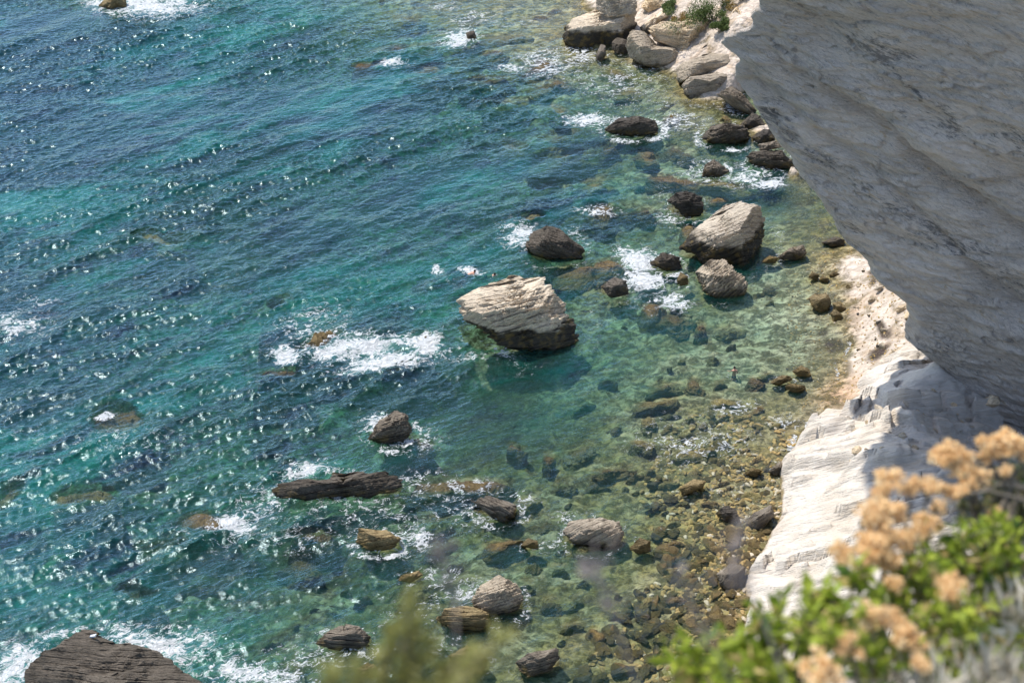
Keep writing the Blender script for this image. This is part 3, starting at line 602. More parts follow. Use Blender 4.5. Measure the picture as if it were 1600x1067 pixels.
# ------------------------------------------------------------------ white limestone apron
AP = [(1415,548,2.4),(1385,572,1.6),(1350,592,1.2),(1345,625,1.0),(1330,640,.9),(1290,648,.6),(1262,668,.3),(1252,698,.3),(1228,722,.25),(1227,760,.3),(1229,795,.3),(1212,825,.4),(1187,868,.3),(1168,900,.3),(1174,960,.3),(1150,1030,.2),(1120,1120,.2),
 (1412,600,4.2),(1408,650,5.6),(1370,640,3.0),(1340,690,3.0),(1300,700,1.9),(1270,720,1.8),(1300,740,2.6),(1345,750,5.0),(1300,790,4.3),(1262,750,1.9),(1255,800,2.4),(1262,840,3.6),(1310,860,6.8),(1240,865,2.6),(1225,900,2.6),(1250,940,4.8),(1300,920,7.5),(1200,940,1.6),(1210,1000,3.0),(1180,1000,1.4),(1350,900,9.5),(1400,850,10.5),
 (1380,800,7.0),(1450,700,5.2),(1440,600,4.6),(1450,650,4.8),(1470,580,4.7),(1500,612,4.0),(1530,655,2.9),(1565,685,1.9),(1600,712,1.0),(1510,690,3.6),(1560,760,4.0),(1600,800,5),(1500,800,8),(1450,562,3.8),(1440,780,7.5),(1700,770,2),(1700,900,9),(1500,950,16),(1350,1050,14),(1250,1080,7),(1400,1150,20),(1200,1150,4.5)]
OUT = [(1380,545),(1340,570),(1320,600),(1320,630),(1270,650),(1235,680),(1205,705),(1200,760),(1200,800),(1180,830),(1160,870),(1140,900),(1145,960),(1120,1030),(1085,1120),(1420,510)]
P1 = on(np.array([a[0] for a in AP]), np.array([a[1] for a in AP]), np.array([a[2] for a in AP])); P2 = on(np.array([a[0] for a in OUT]), np.array([a[1] for a in OUT]), np.zeros(len(OUT))-.0)
ap = RBF(np.vstack([P1[:, :2], P2[:, :2]]), [a[2] for a in AP]+[-1.6]*len(OUT), .15)
ax_ = np.arange(12, 60, .12); ay_ = np.arange(34, 90, .12)
AX, AY = np.meshgrid(ax_, ay_, indexing='ij'); AX, AY = AX.ravel(), AY.ravel()
AZ = ap(np.stack([AX, AY], 1))
Pn = p3(AX, AY)
AZ = AZ+fbm(Pn*.16, 4, 70)*np.clip(AZ+.4, 0, 1.4)*1.1
# ledges: dipping beds weather into small risers
warp = fbm(Pn*[.10, .22, 1], 4, 71)*1.6; q = .45*AZ+.05*AX+.62*AY+warp
for th, k in ((2.1, .62), (.8, .62), (.36, .55)):
    lay = q/th; fr = lay-np.floor(lay); r = h3(np.floor(lay).astype(np.int64), np.floor(fbm(Pn*.3, 2, 72)*4).astype(np.int64), np.zeros(len(AX), np.int64), 5)
    AZ = AZ+(sstep(.0, .22, fr)-fr)*th*k*np.clip(r*2.0-.55, 0, 1)*np.clip(AZ+.3, 0, 1)
AZ = AZ+fbm(Pn*1.7, 3, 73)*.05
Gx, Gy = np.gradient(AZ.reshape(len(ax_), len(ay_)))
far_low = AZ < -1.2
AZ = np.where(far_low, -6, AZ)
tag(link('limestone_slope', np_mesh('limestone_slope', p3(AX, AY, AZ), grid_faces(len(ax_), len(ay_)), MAT['apron'], True)), 'white sunlit limestone slope between the stony shallows and the shaded cliff', 'cliff')
apron_z = AZ.reshape(len(ax_), len(ay_))
# ------------------------------------------------------------------ the great shaded cliff
B = on(np.array(1430), np.array(540), np.array(6.0)); WD = np.array([math.sin(math.radians(-62)), math.cos(math.radians(-62)), 0]); WN = np.array([-WD[1], WD[0], 0])
LEAN = .12; N3 = WN+np.array([0, 0, -LEAN])      # the face leans out over the shore
# WN points to the camera side (left/near); s runs along -WD (to the near right)
def wall_hit(px, py):
    r = ray(px, py); t = ((B-CAM)@N3)/(r@N3); return CAM+r*t[..., None]
SIL = [(1182,-90),(1181,-30),(1180,0),(1181,38),(1168,48),(1150,52),(1133,60),(1131,70),(1142,92),(1150,120),(1163,140),(1180,168),(1198,196),(1215,222),(1236,254),(1262,285),(1282,310),(1301,335),(1320,368),(1340,394),(1357,420),(1375,438),(1400,458),(1412,470),(1424,488),(1426,504),(1418,516),(1414,525),(1440,548),(1465,570),(1500,606),(1530,640),(1560,668),(1600,700),(1680,770)]
Ps = wall_hit(np.array([p[0] for p in SIL], float), np.array([p[1] for p in SIL], float))
sl = -(Ps-B)@WD; zl = Ps[:, 2]
# unseen upper prow, shaped so its cast shadow follows the edge on the slope
SH = [(1408,640,5.0), (1385,690,5.4), (1350,740,5.2), (1358,790,6.5), (1345,840,8)]
G = on(np.array([p[0] for p in SH], float), np.array([p[1] for p in SH], float), np.array([p[2] for p in SH]))
G = G+SUN*(((B-G)@N3)/(SUN@N3))[:, None]
ok_ = G[:, 2] > zl.max()+2
sl = np.append(sl, -(G[ok_]-B)@WD); zl = np.append(zl, G[ok_][:, 2])
order = np.argsort(zl); zl_, sl_ = zl[order], sl[order]
print('OVERHANG', G[:, 2], -(G-B)@WD, zl.max())
zrow = np.concatenate([np.linspace(zl_[0]-4, 34, 330), np.linspace(34.2, 88, 90)])
left = np.interp(zrow, zl_, sl_)+.65*fbm(p3(zrow*.9, zrow*0), 4, 7)+.28*(h3(np.floor(zrow/.7).astype(np.int64), np.zeros(len(zrow), np.int64), np.zeros(len(zrow), np.int64), 9)-.5)
nu = 300; uu = np.linspace(0, 1, nu)**1.15
S = left[None]+(34-left[None])*uu[:, None]; ZZ = np.repeat(zrow[None], nu, 0)
S, ZZ = S.ravel(), ZZ.ravel(); U = np.repeat(uu, len(zrow))
Pw = B+(-WD)[None]*S[:, None]+WN[None]*(LEAN*(ZZ-B[2]))[:, None]; Pw[:, 2] = ZZ
wpx, wpy = proj(Pw)
def poly_dist(px, py, pl):
    """signed vertical distance (py - line) to a polyline given left to right"""
    a = np.array(pl, float); return py-np.interp(px, a[:, 0], a[:, 1])
D = np.zeros_like(S)
g1 = poly_dist(wpx, wpy, [(1120,72),(1180,58),(1215,95),(1290,135),(1330,160),(1400,205),(1430,235),(1500,290),(1600,360),(1750,450)])
D -= 1.5*np.exp(-(np.where(g1 < 0, g1/6.0, (g1-2)/16.0))**2)*sstep(1165, 1270, wpx)*.75     # groove
D += .6*sstep(6, 60, g1)*sstep(1165, 1270, wpx)                                                                               # lower block stands proud
g2 = poly_dist(wpx, wpy, [(1180,-40),(1250,10),(1330,75),(1430,150),(1520,215),(1600,270),(1750,360)])
D += .55*sstep(-14, 10, -g2)-.25*np.exp(-(g2/14.)**2)
g3 = poly_dist(wpx, wpy, [(1180,130),(1280,200),(1400,290),(1500,380),(1560,440),(1600,480),(1750,600)])
D -= .45*np.exp(-(g3/9.)**2); D += .35*sstep(0, 30, g3)
g4 = poly_dist(wpx, wpy, [(1180,20),(1300,120),(1400,180),(1500,260),(1600,345),(1750,440)])
D += .3*np.exp(-((g4+8)/14.)**2)
Q3 = np.stack([S*.22, ZZ*0, ZZ*.9], 1)
D += fbm(Q3*[.6, 1, .35], 5, 80)*1.1+fbm(Q3*[1.6, 1, 1.6], 4, 81)*.28
lay = ZZ/.55+S*.06+fbm(Q3, 3, 82)*2.2; fr = lay-np.floor(lay)
D += (h3(np.floor(lay).astype(np.int64), np.floor(S/3.1+fbm(Q3*2, 2, 83)*2).astype(np.int64), np.zeros(len(S), np.int64), 3)-.5)*.22+(fr-.5)*.22
edge = np.clip(U/.03, 0, 1); D = D*(.15+.85*edge)-.22*(1-np.sqrt(np.clip(1-(1-np.clip(U/.008, 0, 1))**2, 0, 1)))
Pw += WN[None]*D[:, None]
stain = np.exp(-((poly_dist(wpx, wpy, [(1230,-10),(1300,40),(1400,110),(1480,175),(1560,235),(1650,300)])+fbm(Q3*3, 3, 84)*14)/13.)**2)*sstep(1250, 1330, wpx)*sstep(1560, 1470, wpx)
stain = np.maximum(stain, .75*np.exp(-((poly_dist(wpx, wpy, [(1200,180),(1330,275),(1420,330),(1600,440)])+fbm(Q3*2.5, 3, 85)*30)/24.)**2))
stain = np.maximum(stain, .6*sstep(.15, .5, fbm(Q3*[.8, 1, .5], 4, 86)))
nz = len(zrow)
Fw = grid_faces(nu, nz)
# hidden back: same outline pushed back and to the right, so the cliff is a solid
backL = Pw[:nz]+np.array([5.0, 4.0, 0])*np.linspace(.3, 2.2, nz)[:, None]; backR = Pw[-nz:]+np.array([14.0, 14.0, 0])
V2 = np.vstack([Pw, backL, backR, ]); n0 = len(Pw)
i = np.arange(nz-1)
Fl = np.stack([i, i+1, n0+i+1, n0+i], 1); Fb = np.stack([n0+i, n0+i+1, n0+nz+i+1, n0+nz+i], 1); Fr_ = np.stack([n0+nz+i, n0+nz+i+1, n0-nz+i+1, n0-nz+i], 1)
top = np.arange(nu)*nz+nz-1
ctr = len(V2); V2 = np.vstack([V2, [(backL[-1]+backR[-1])/2]])
Ft = np.stack([top[:-1], top[1:], np.full(nu-1, ctr), np.full(nu-1, ctr)], 1)
ang = math.atan2(-WD[1], -WD[0])
Rz = np.array([[math.cos(ang), -math.sin(ang), 0], [math.sin(ang), math.cos(ang), 0], [0, 0, 1]])
def cliff_me(V, quads, tris, attrs):
    me = np_mesh('shaded_cliff', V, quads, MAT['wall'], True, attrs); return me
VL = (V2-B)@Rz
st2 = np.concatenate([stain, np.zeros(len(V2)-len(stain))])
Ftq = np.stack([top[:-1], top[1:], np.append(top[2:], ctr), np.full(nu-1, ctr)], 1)[::2]
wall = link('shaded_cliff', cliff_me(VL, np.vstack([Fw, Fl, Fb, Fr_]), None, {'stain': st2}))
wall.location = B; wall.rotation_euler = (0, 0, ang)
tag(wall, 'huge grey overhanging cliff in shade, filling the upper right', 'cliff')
# ------------------------------------------------------------------ water
wx = stretch_axis(-60, 42, .125, -2500, 2500); wy = stretch_axis(47, 176, .15, -300, 3500)
X, Y = np.meshgrid(wx, wy, indexing='ij'); X, Y = X.ravel(), Y.ravel()
tz = terrain_z(X, Y)
dep = -tz
for bvh, lo, hi in ROCK_TOPS:
    m = np.where((X > lo[0]) & (X < hi[0]) & (Y > lo[1]) & (Y < hi[1]))[0]
    for j in m:
        hit = bvh.ray_cast(Vector((X[j], Y[j], 12)), Vector((0, 0, -1)))
        if hit[0] is not None and -hit[0].z < dep[j]: dep[j] = -hit[0].z
dens = (X > -60) & (X < 42) & (Y > 47) & (Y < 176)
wpx, wpy = proj(p3(X, Y))
FO = [(230,8,105,24,0,.95),(170,3,55,16,0,.8),(718,60,42,20,10,.85),(740,28,60,14,10,.55),(860,98,75,34,0,.62),(798,107,30,9,0,.8),(905,85,50,20,0,.6),(800,35,90,14,5,.4),(700,10,60,12,0,.45),
 (920,188,48,13,0,.9),(1062,190,62,20,0,.6),(1142,165,36,15,-20,.8),(1000,208,60,12,0,.45),(1030,160,60,20,0,.35),(612,98,22,9,0,.95),(640,100,40,8,0,.4),(960,135,60,18,0,.5),(1000,112,70,24,0,.45),
 (1170,275,60,20,10,.75),(1200,286,34,12,5,1.0),(1100,268,60,28,0,.5),(1050,340,38,24,0,.55),(1030,300,30,25,0,.35),(815,368,36,26,0,.85),(800,355,30,14,0,.6),(900,362,26,14,0,.45),(932,330,50,12,0,.7),
 (1000,408,40,24,-20,1.15),(1005,438,44,20,0,1.1),(1048,470,40,20,-10,.85),(975,395,25,15,0,.8),(535,545,62,24,14,1.05),(605,562,85,20,6,1.05),(640,535,55,16,-4,.85),(668,540,28,22,12,1.25),(565,576,60,9,8,.95),(505,528,60,16,25,.7),(580,540,50,16,0,1.15),(445,556,28,17,-20,1.1),(480,498,65,24,25,.5),(720,555,90,18,-10,.5),
 (20,508,80,30,0,.62),(60,470,60,15,0,.4),(590,662,36,24,10,.75),(645,685,60,32,0,.55),(163,649,24,8,15,.85),(200,685,120,30,0,.4),(40,680,60,30,0,.3),
 (478,732,55,18,12,.8),(420,785,85,36,20,.55),(660,750,60,24,0,.55),(725,757,55,18,0,.65),(805,775,55,14,-10,.55),(362,818,42,20,0,1.1),(400,800,50,20,10,.6),(460,850,70,30,0,.42),
 (600,842,90,40,0,.55),(655,838,45,26,0,.6),(560,800,60,20,0,.4),(850,852,65,14,0,.5),(895,808,45,14,0,.55),(690,905,65,34,-15,.55),(720,930,40,20,0,.65),(650,965,90,30,0,.35),(560,1020,65,24,0,.55),(690,1010,50,20,0,.45),
 (30,1030,55,34,10,.95),(95,990,70,14,12,.7),(240,1008,100,28,-18,1.0),(310,1000,80,30,-15,.6),(405,1052,110,24,-8,.95),(480,1010,60,20,0,.4),
 (1075,700,75,30,0,.5),(1150,636,52,16,5,.55),(1140,690,65,40,0,.42),(1225,662,40,20,0,.5),(1327,540,5,34,-18,.62),(1312,590,5,30,18,.6),(1295,628,20,6,50,.6),(1266,662,10,16,-35,.8),(1238,690,8,30,-25,.85),(1215,720,20,25,0,.5),
 (1150,760,70,50,0,.3),(735,424,26,7,-15,.95),(683,420,14,8,0,.95),(768,432,12,5,0,.5),(785,548,60,12,-30,.55),(700,440,60,20,0,.25),(1140,590,30,8,0,.3)]
FO += [(560,790,200,70,0,.42),(700,800,120,60,0,.38),(700,930,130,50,0,.40),(1080,690,140,60,0,.38),(960,130,140,60,-20,.44),(480,515,100,55,25,.44),(350,830,120,50,0,.38),(500,1030,150,40,0,.42),(1010,440,70,60,0,.45),(1160,270,80,40,0,.42)]
foam = pmask(wpx, wpy, FO)
for cx, yb, w, h, f, yt in FOAM_R:
    u = (wpx-cx)/(w*.62); v = (wpy-(yb-h*.25))/(h*.45+w*.06); r = np.sqrt(u*u+v*v)
    foam = np.maximum(foam, f*np.exp(-((r-1.0)/.28)**2)*(.75+.25*np.sin(u*5+cx)))
foam = np.where(dens, foam, 0)
foam = np.maximum(foam, np.where(dens, .20*sstep(.5, .05, dep)*sstep(-.3, 0, dep), 0))
# waves
calm = np.clip(dep/2.6, 0, 1)*.62+.38
calm = calm*(1-.45*sstep(820, 1150, wpx+.15*(533-wpy)))
calm = np.clip(calm, .25, 1)
H = np.zeros(len(X)); DX = np.zeros(len(X)); DY = np.zeros(len(X)); r_ = random.Random(3)
Xd, Yd = X[dens], Y[dens]; hd = np.zeros(len(Xd)); dxd = np.zeros(len(Xd)); dyd = np.zeros(len(Xd))
wa = np.clip(.80+.95*fbm(p3(Xd*.85+Yd*.5, Yd*.85-Xd*.5)*[.06, .13, 1], 4, 90), .25, 1.5)
for k in range(90):
    L = .40*(9.0/.40)**(r_.random()**1.7); th = math.radians(-58+r_.gauss(0, 58 if L < 1.3 else 30)); A = .0068*L*(1.45 if L < 1.2 else .95 if L < 2.5 else .72); ph = r_.uniform(0, 6.28)
    kx, ky = math.cos(th)*2*math.pi/L, math.sin(th)*2*math.pi/L
    a = kx*Xd+ky*Yd+ph+.6*np.sin(.11*Xd+.07*Yd+k); s_, c_ = np.sin(a), np.cos(a)
    hd += A*s_; dxd += A*.8*math.cos(th)*c_; dyd += A*.8*math.sin(th)*c_
cd = calm[dens]*wa
wave = hd*cd+.22*np.clip(foam[dens]-.85, 0, 1)*(1+fbm(p3(Xd, Yd)*1.5, 3, 91)*2)
H[dens] = wave; DX[dens] = dxd*cd; DY[dens] = dyd*cd
tagw = link('sea', np_mesh('sea', np.stack([X+DX, Y+DY, H], 1), grid_faces(len(wx), len(wy)), MAT['water'], True, {'depth': np.clip(dep+H*.5, 0.0, 14), 'foam': foam, 'calm': calm}))
tag(tagw, kind='structure')
# ------------------------------------------------------------------ stones of the shallows
def stone_mesh(seed, n=3):
    V, Fc = ICO[n]; V = V.copy(); r_ = random.Random(seed)
    for _ in range(8):
        nn = np.array([r_.uniform(-1, 1), r_.uniform(-1, 1), r_.uniform(-.2, 1)]); nn /= np.linalg.norm(nn)
        V -= nn*(np.maximum(0, V@nn-r_.uniform(.5, .8)))[:, None]
    V *= [1, r_.uniform(.6, .8), r_.uniform(.4, .6)]
    V += V*fbm(V*1.8+seed, 3, seed)[:, None]*.15
    return V, Fc
STONES = [stone_mesh(k, 4) for k in range(8)]
SMES = [np_mesh('shore_stone', V, Fc, MAT['ochre'] if k % 8 else MAT['grey'], False) for k, (V, Fc) in enumerate(STONES)]
def in_poly(x, y, pl):
    c = False; j = len(pl)-1
    for i in range(len(pl)):
        if (pl[i][1] > y) != (pl[j][1] > y) and x < (pl[j][0]-pl[i][0])*(y-pl[i][1])/(pl[j][1]-pl[i][1])+pl[i][0]: c = not c
        j = i
    return c
ZONE = [(1060,640),(1200,640),(1245,690),(1226,722),(1224,795),(1205,825),(1180,868),(1162,905),(1168,960),(1120,1060),(900,1060),(960,960),(1040,880),(1000,760)]
cand = []; r_ = random.Random(11)
while len(cand) < 900:
    a, b = r_.uniform(900, 1250), r_.uniform(630, 1060)
    if in_poly(a, b, ZONE):
        near = 1.0 if b > 820 else .6
        cand.append((a, b, r_.lognormvariate(0, .45)*near))
cand.sort(key=lambda c: -c[2])
GRP = 'ochre stones scattered over the stony shallows'
for k, (a, b, s) in enumerate(cand[:260]):
    p = on(np.array(a), np.array(b)); r = .30*min(s, 2.4)
    o = link('shore_stone', SMES[k % 8]); z = tz1(p[0], p[1])
    o.location = (p[0], p[1], max(z, -.35)+r*.12); o.scale = (r, r, r); o.rotation_euler = (r_.uniform(-.3, .3), r_.uniform(-.3, .3), r_.uniform(0, 6.28))
    tag(o, 'ochre stone in the stony shallows at the foot of the white limestone', 'stone', GRP)
PALE = []
for k in range(4):
    me = SMES[k].copy(); me.materials.clear(); me.materials.append(MAT['cream'] if k % 2 else MAT['white']); PALE.append(me)
BEACH = [(1335,400),(1352,412),(1372,436),(1400,458),(1418,482),(1424,500),(1416,520),(1412,545),(1372,566),(1335,580),(1322,560),(1340,520),(1336,480),(1330,440)]
k = 0
while k < 46:
    a, b = r_.uniform(1320, 1425), r_.uniform(400, 585)
    if not in_poly(a, b, BEACH): continue
    p = on(np.array(a), np.array(b), np.array(1.0)); z = tz1(p[0], p[1])
    if z < .12: continue
    k += 1; r = .16*r_.lognormvariate(0, .5); o = link('beach_stone', PALE[k % 4]); o.location = (p[0], p[1], z+r*.1); o.scale = (r, r, r); o.rotation_euler = (r_.uniform(-.3, .3), r_.uniform(-.3, .3), r_.uniform(0, 6.28))
    tag(o, 'pale loose stone on the dry shingle of the cove beach', 'stone', 'loose stones on the cove beach')
k = 0
while k < 40:
    a, b = r_.uniform(1330, 1560), r_.uniform(600, 740)
    p = on(np.array(a), np.array(b), np.array(5.0)); i_, j_ = int((p[0]-12)/.12), int((p[1]-34)/.12)
    if not (0 < i_ < len(ax_)-1 and 0 < j_ < len(ay_)-1) or apron_z[i_, j_] < 1.5 or b < 600+(1430-a)*.5: continue
    k += 1; r = .20*r_.lognormvariate(0, .5); o = link('rubble_stone', PALE[k % 4]); o.location = (p[0], p[1], apron_z[i_, j_]+r*.1); o.scale = (r, r, r); o.rotation_euler = (r_.uniform(-.4, .4), r_.uniform(-.4, .4), r_.uniform(0, 6.28))
    tag(o, 'fallen rubble stone on the limestone slope below the shaded cliff', 'stone', 'rubble below the shaded cliff')
VV, FF, off = [], [], 0
pts = [(c[0], c[1], .26) for c in cand[260:]]
for _ in range(2600):
    if r_.random() < .55:
        a, b = r_.uniform(1040, 1240), r_.uniform(700, 1060)
        if not in_poly(a, b, ZONE): continue
        pts.append((a, b, r_.uniform(.08, .26)))
    else:
        a, b = r_.uniform(1230, 1420), r_.uniform(390, 640); pts.append((a, b, r_.uniform(.04, .13)))
SV, SF = stone_mesh(30, 3)
pp = on(np.array([p[0] for p in pts]), np.array([p[1] for p in pts])); zz = terrain_z(pp[:, 0], pp[:, 1])
for (a, b, r), p, z in zip(pts, pp, zz):
    t = r_.uniform(0, 6.28); c, s = math.cos(t), math.sin(t); W = SV*r*[r_.uniform(.7, 1.2), 1, r_.uniform(.6, 1)]
    VV.append(np.stack([W[:, 0]*c-W[:, 1]*s+p[0], W[:, 0]*s+W[:, 1]*c+p[1], W[:, 2]+z+r*.1], 1)); FF.append(SF+off); off += len(SV)
def pebble_mat():
    M = NT('mixed_pebbles'); r = M.n('ShaderNodeNewGeometry').outputs['Random Per Island']; pos = M.n('ShaderNodeNewGeometry').outputs['Position']
    c = M.mixc(r, (.38, .26, .10), (.16, .12, .06)); c = M.mixc(M.rng(r, .88, .9), c, (.46, .39, .29)); c = M.mixc(M.rng(M.noise(pos, 6, 3), .5, .7, 0, .6), c, (.1, .08, .04))
    return M.done(M.bsdf(c, .85))
tag(link('shingle', np_mesh('shingle', np.vstack(VV), np.vstack(FF), pebble_mat(), False)), 'shingle and small pebbles along the stony shore and cove beach', 'shingle', kind='stuff')
# ------------------------------------------------------------------ skinned figures
def skin_mesh(name, nodes, edges, mat, sub=2):
    """nodes: list of (x,y,z,r)"""
    me = bpy.data.meshes.new(name); me.from_pydata([n[:3] for n in nodes], edges, []); ob = bpy.data.objects.new(name+'_tmp', me); COL.objects.link(ob)
    m = ob.modifiers.new('s', 'SKIN'); m.use_smooth_shade = True
    for i, n in enumerate(nodes):
        v = me.skin_vertices[0].data[i]; v.radius = (n[3], n[3] if len(n) < 5 else n[4]); v.use_root = (i == 0)
    ob.modifiers.new('u', 'SUBSURF').levels = sub
    dg = bpy.context.evaluated_depsgraph_get(); dg.update()
    out = bpy.data.meshes.new_from_object(ob.evaluated_get(dg)); out.name = name
    bpy.data.objects.remove(ob); out.materials.clear(); out.materials.append(mat)
    for p in out.polygons: p.use_smooth = True
    return out
def ellipsoid(name, c, r, mat, n=4, rot=None):
    V, Fc = ICO[n]; V = V*np.array(r)
    if rot is not None: V = V@np.array(rot.to_matrix()).T
    return np_mesh(name, V+np.array(c), Fc, mat, True)
def head_parts(root, c, fwd, up, tilt=0):
    c = np.array(c, float); f = np.array(fwd, float); f /= np.linalg.norm(f); u = np.array(up, float); u -= f*(u@f); u /= np.linalg.norm(u); r = np.cross(f, u)
    V, Fc = ICO[4]; k = V.copy(); m = V[:, 1] > -.55
    k = k[:, :]; H = np.where((V[:, 1] > .35) & (V[:, 2] < .45), .90, 1.06)[:, None]*V
    W = c+(H[:, 0]*.082)[:, None]*r+(H[:, 1]*.10-.012)[:, None]*f+(H[:, 2]*.108+.02)[:, None]*u
    link('hair', np_mesh('hair', W-np.array(root.location), Fc, MAT['hair'], True), root)
def swimmer(px, py, label, face, reach):
    p = on(np.array(px), np.array(py), np.array(0.0)); f = np.array([math.sin(face), math.cos(face), 0]); r = np.array([f[1], -f[0], 0]); u = np.array([0, 0, 1.0])
    root = empty('person', p); tag(root, label, 'person')
    def q(a, b, c): return tuple(f*a+r*b+u*c)
    N = [q(-.45,0,-.16)+(.15,), q(-.15,0,-.07)+(.15,), q(.06,0,.0)+(.13,), q(.15,0,.06)+(.06,), q(.24,0,.13)+(.085,), q(.25,0,.2)+(.09,), q(.30,0,.14)+(.07,),
         q(.05,.19,-.02)+(.06,), q(.30,.30,-.06)+(.045,), q(.52,.24,-.05+reach)+(.036,), q(.62,.22,-.06+reach)+(.028,),
         q(.05,-.19,-.02)+(.06,), q(.10,-.38,-.1)+(.045,), q(.30,-.48,-.12)+(.036,), q(.39,-.48,-.13)+(.028,),
         q(-.62,.1,-.22)+(.09,), q(-1.0,.12,-.3)+(.06,), q(-1.4,.12,-.3)+(.045,), q(-1.6,.12,-.28)+(.03,),
         q(-.62,-.1,-.22)+(.09,), q(-1.0,-.13,-.26)+(.06,), q(-1.4,-.14,-.2)+(.045,), q(-1.6,-.14,-.2)+(.03,)]
    E = [(0,1),(1,2),(2,3),(3,4),(4,5),(4,6),(2,7),(7,8),(8,9),(9,10),(2,11),(11,12),(12,13),(13,14),(0,15),(15,16),(16,17),(17,18),(0,19),(19,20),(20,21),(21,22)]
    link('body', skin_mesh('body', N, E, MAT['skin']), root)
    head_parts(root, np.array(q(.235,0,.185))+p, f, u)
    link('swimwear', ellipsoid('swimwear', np.array(q(-.5,0,-.17)), (.20, .20, .165), MAT['suit']), root)
swimmer(738, 427, 'swimmer farther left behind the largest pale boulder, splash trailing behind', math.radians(75), .0)
swimmer(769, 431, 'swimmer with dark hair closest to the back of the largest pale boulder', math.radians(100), .02)
# bather standing, seen from behind, arms to the left
p = on(np.array(1147.), np.array(586.), np.array(-.42)); root = empty('person', p); tag(root, 'bare backed bather standing waist deep in the clear green cove', 'person')
N = [(0,0,-.10,.15,.11),(0,.01,.10,.145,.10),(0,.02,.30,.17,.115),(0,.02,.42,.12,.09),(-.01,.04,.52,.055),(-.02,.07,.62,.085),(-.02,.075,.70,.09),(-.03,.11,.62,.07),
     (-.19,.03,.40,.065),(-.30,.16,.20,.048),(-.42,.34,.14,.036),(-.50,.40,.13,.026),(.19,.03,.40,.065),(.26,.08,.13,.048),(.24,.26,-.02,.036),(.22,.33,-.05,.026),
     (-.10,0,-.24,.095),(-.11,.02,-.62,.065),(-.11,0,-1.0,.045),(-.11,.10,-1.06,.03),(.10,0,-.24,.095),(.11,.05,-.62,.065),(.11,.03,-1.0,.045),(.11,.13,-1.06,.03)]
E = [(0,1),(1,2),(2,3),(3,4),(4,5),(5,6),(5,7),(3,8),(8,9),(9,10),(10,11),(3,12),(12,13),(13,14),(14,15),(0,16),(16,17),(17,18),(18,19),(0,20),(20,21),(21,22),(22,23)]
link('body', skin_mesh('body', N, E, MAT['skin']), root)
head_parts(root, np.array([-.02,.07,.665])+p, (-.3,1,0), (0,0,1))
link('swimwear', ellipsoid('swimwear', (0,0,-.15), (.185,.15,.15), MAT['suit']), root)
# gull on the massive bottom left boulder
hit = None
o = SC.objects
dg = bpy.context.evaluated_depsgraph_get()
rr_ = ray(np.array(148.), np.array(997.)); ok, loc, nrm, _, hob, _ = SC.ray_cast(dg, Vector(CAM), Vector(rr_).normalized())
root = empty('gull', loc); tag(root, 'white gull perched on the massive bottom left boulder', 'bird')
link('body', skin_mesh('body', [(0,0,.20,.085),(-.10,.02,.18,.07),(-.26,.04,.15,.03),(.08,0,.26,.06),(.12,0,.34,.042),(.16,0,.37,.042)], [(0,1),(1,2),(0,3),(3,4),(4,5)], MAT['feather']), root)
for s in (-1, 1):
    link('wing', ellipsoid('wing', (-.08,.075*s,.20), (.19,.02,.065), MAT['wing'], 3), root)
    link('leg', skin_mesh('leg', [(.0,.03*s,.14,.008),(.0,.03*s,.0,.007),(.05,.03*s,-.0,.008)], [(0,1),(1,2)], MAT['beak'], 1), root)
link('beak', skin_mesh('beak', [(.19,0,.37,.014),(.25,0,.355,.006)], [(0,1)], MAT['beak'], 1), root)
# ------------------------------------------------------------------ leaves, stems
def leaves(name, pts, size, mat, parent, r_, elong=2.2, upb=.3, origin=None, dirs=None):
    V, Q = [], []
    for i, p in enumerate(pts):
        d = np.array([r_.gauss(0, 1), r_.gauss(0, 1), r_.gauss(0, 1)+upb*2]) if dirs is None else np.array(dirs[i])+np.array([r_.gauss(0, .25) for _ in range(3)])
        d /= np.linalg.norm(d)+1e-9; s = np.cross(d, [r_.gauss(0, 1), r_.gauss(0, 1), r_.gauss(0, 1)]); s /= np.linalg.norm(s)+1e-9; nn = np.cross(d, s)
        L = size*r_.uniform(.7, 1.3); W = L/elong*.5; b = len(V)
        p = np.array(p)
        V += [p, p+d*L*.45+s*W-nn*L*.05, p+d*L-nn*L*.12, p+d*L*.45-s*W-nn*L*.05, p+d*L*.48+nn*L*.06]
        Q += [(b, b+1, b+4), (b+1, b+2, b+4), (b+2, b+3, b+4), (b+3, b, b+4)]
    V = np.array(V)-(np.array(parent.location) if parent is not None else 0)
    return link(name, np_mesh(name, V, np.array(Q), mat, False), parent)
def tube(pts, r0, r1, sides=6):
    pts = np.array(pts, float); n = len(pts); V = []; 
    for i, p in enumerate(pts):
        d = pts[min(i+1, n-1)]-pts[max(i-1, 0)]; d /= np.linalg.norm(d)+1e-9; a = np.cross(d, [.3, .9, .2]); a /= np.linalg.norm(a); b = np.cross(d, a); r = r0+(r1-r0)*i/(n-1)
        for k in range(sides): V.append(p+r*(a*math.cos(k*2*math.pi/sides)+b*math.sin(k*2*math.pi/sides)))
    Q = [(i*sides+k, i*sides+(k+1) % sides, (i+1)*sides+(k+1) % sides, (i+1)*sides+k) for i in range(n-1) for k in range(sides)]
    return np.array(V), np.array(Q)
def tubes(name, lst, mat, parent):
    V, Q, o_ = [], [], 0
    for pts, r0, r1 in lst:
        v, q = tube(pts, r0, r1); V.append(v); Q.append(q+o_); o_ += len(v)
    return link(name, np_mesh(name, np.vstack(V)-np.array(parent.location), np.vstack(Q), mat, True), parent)
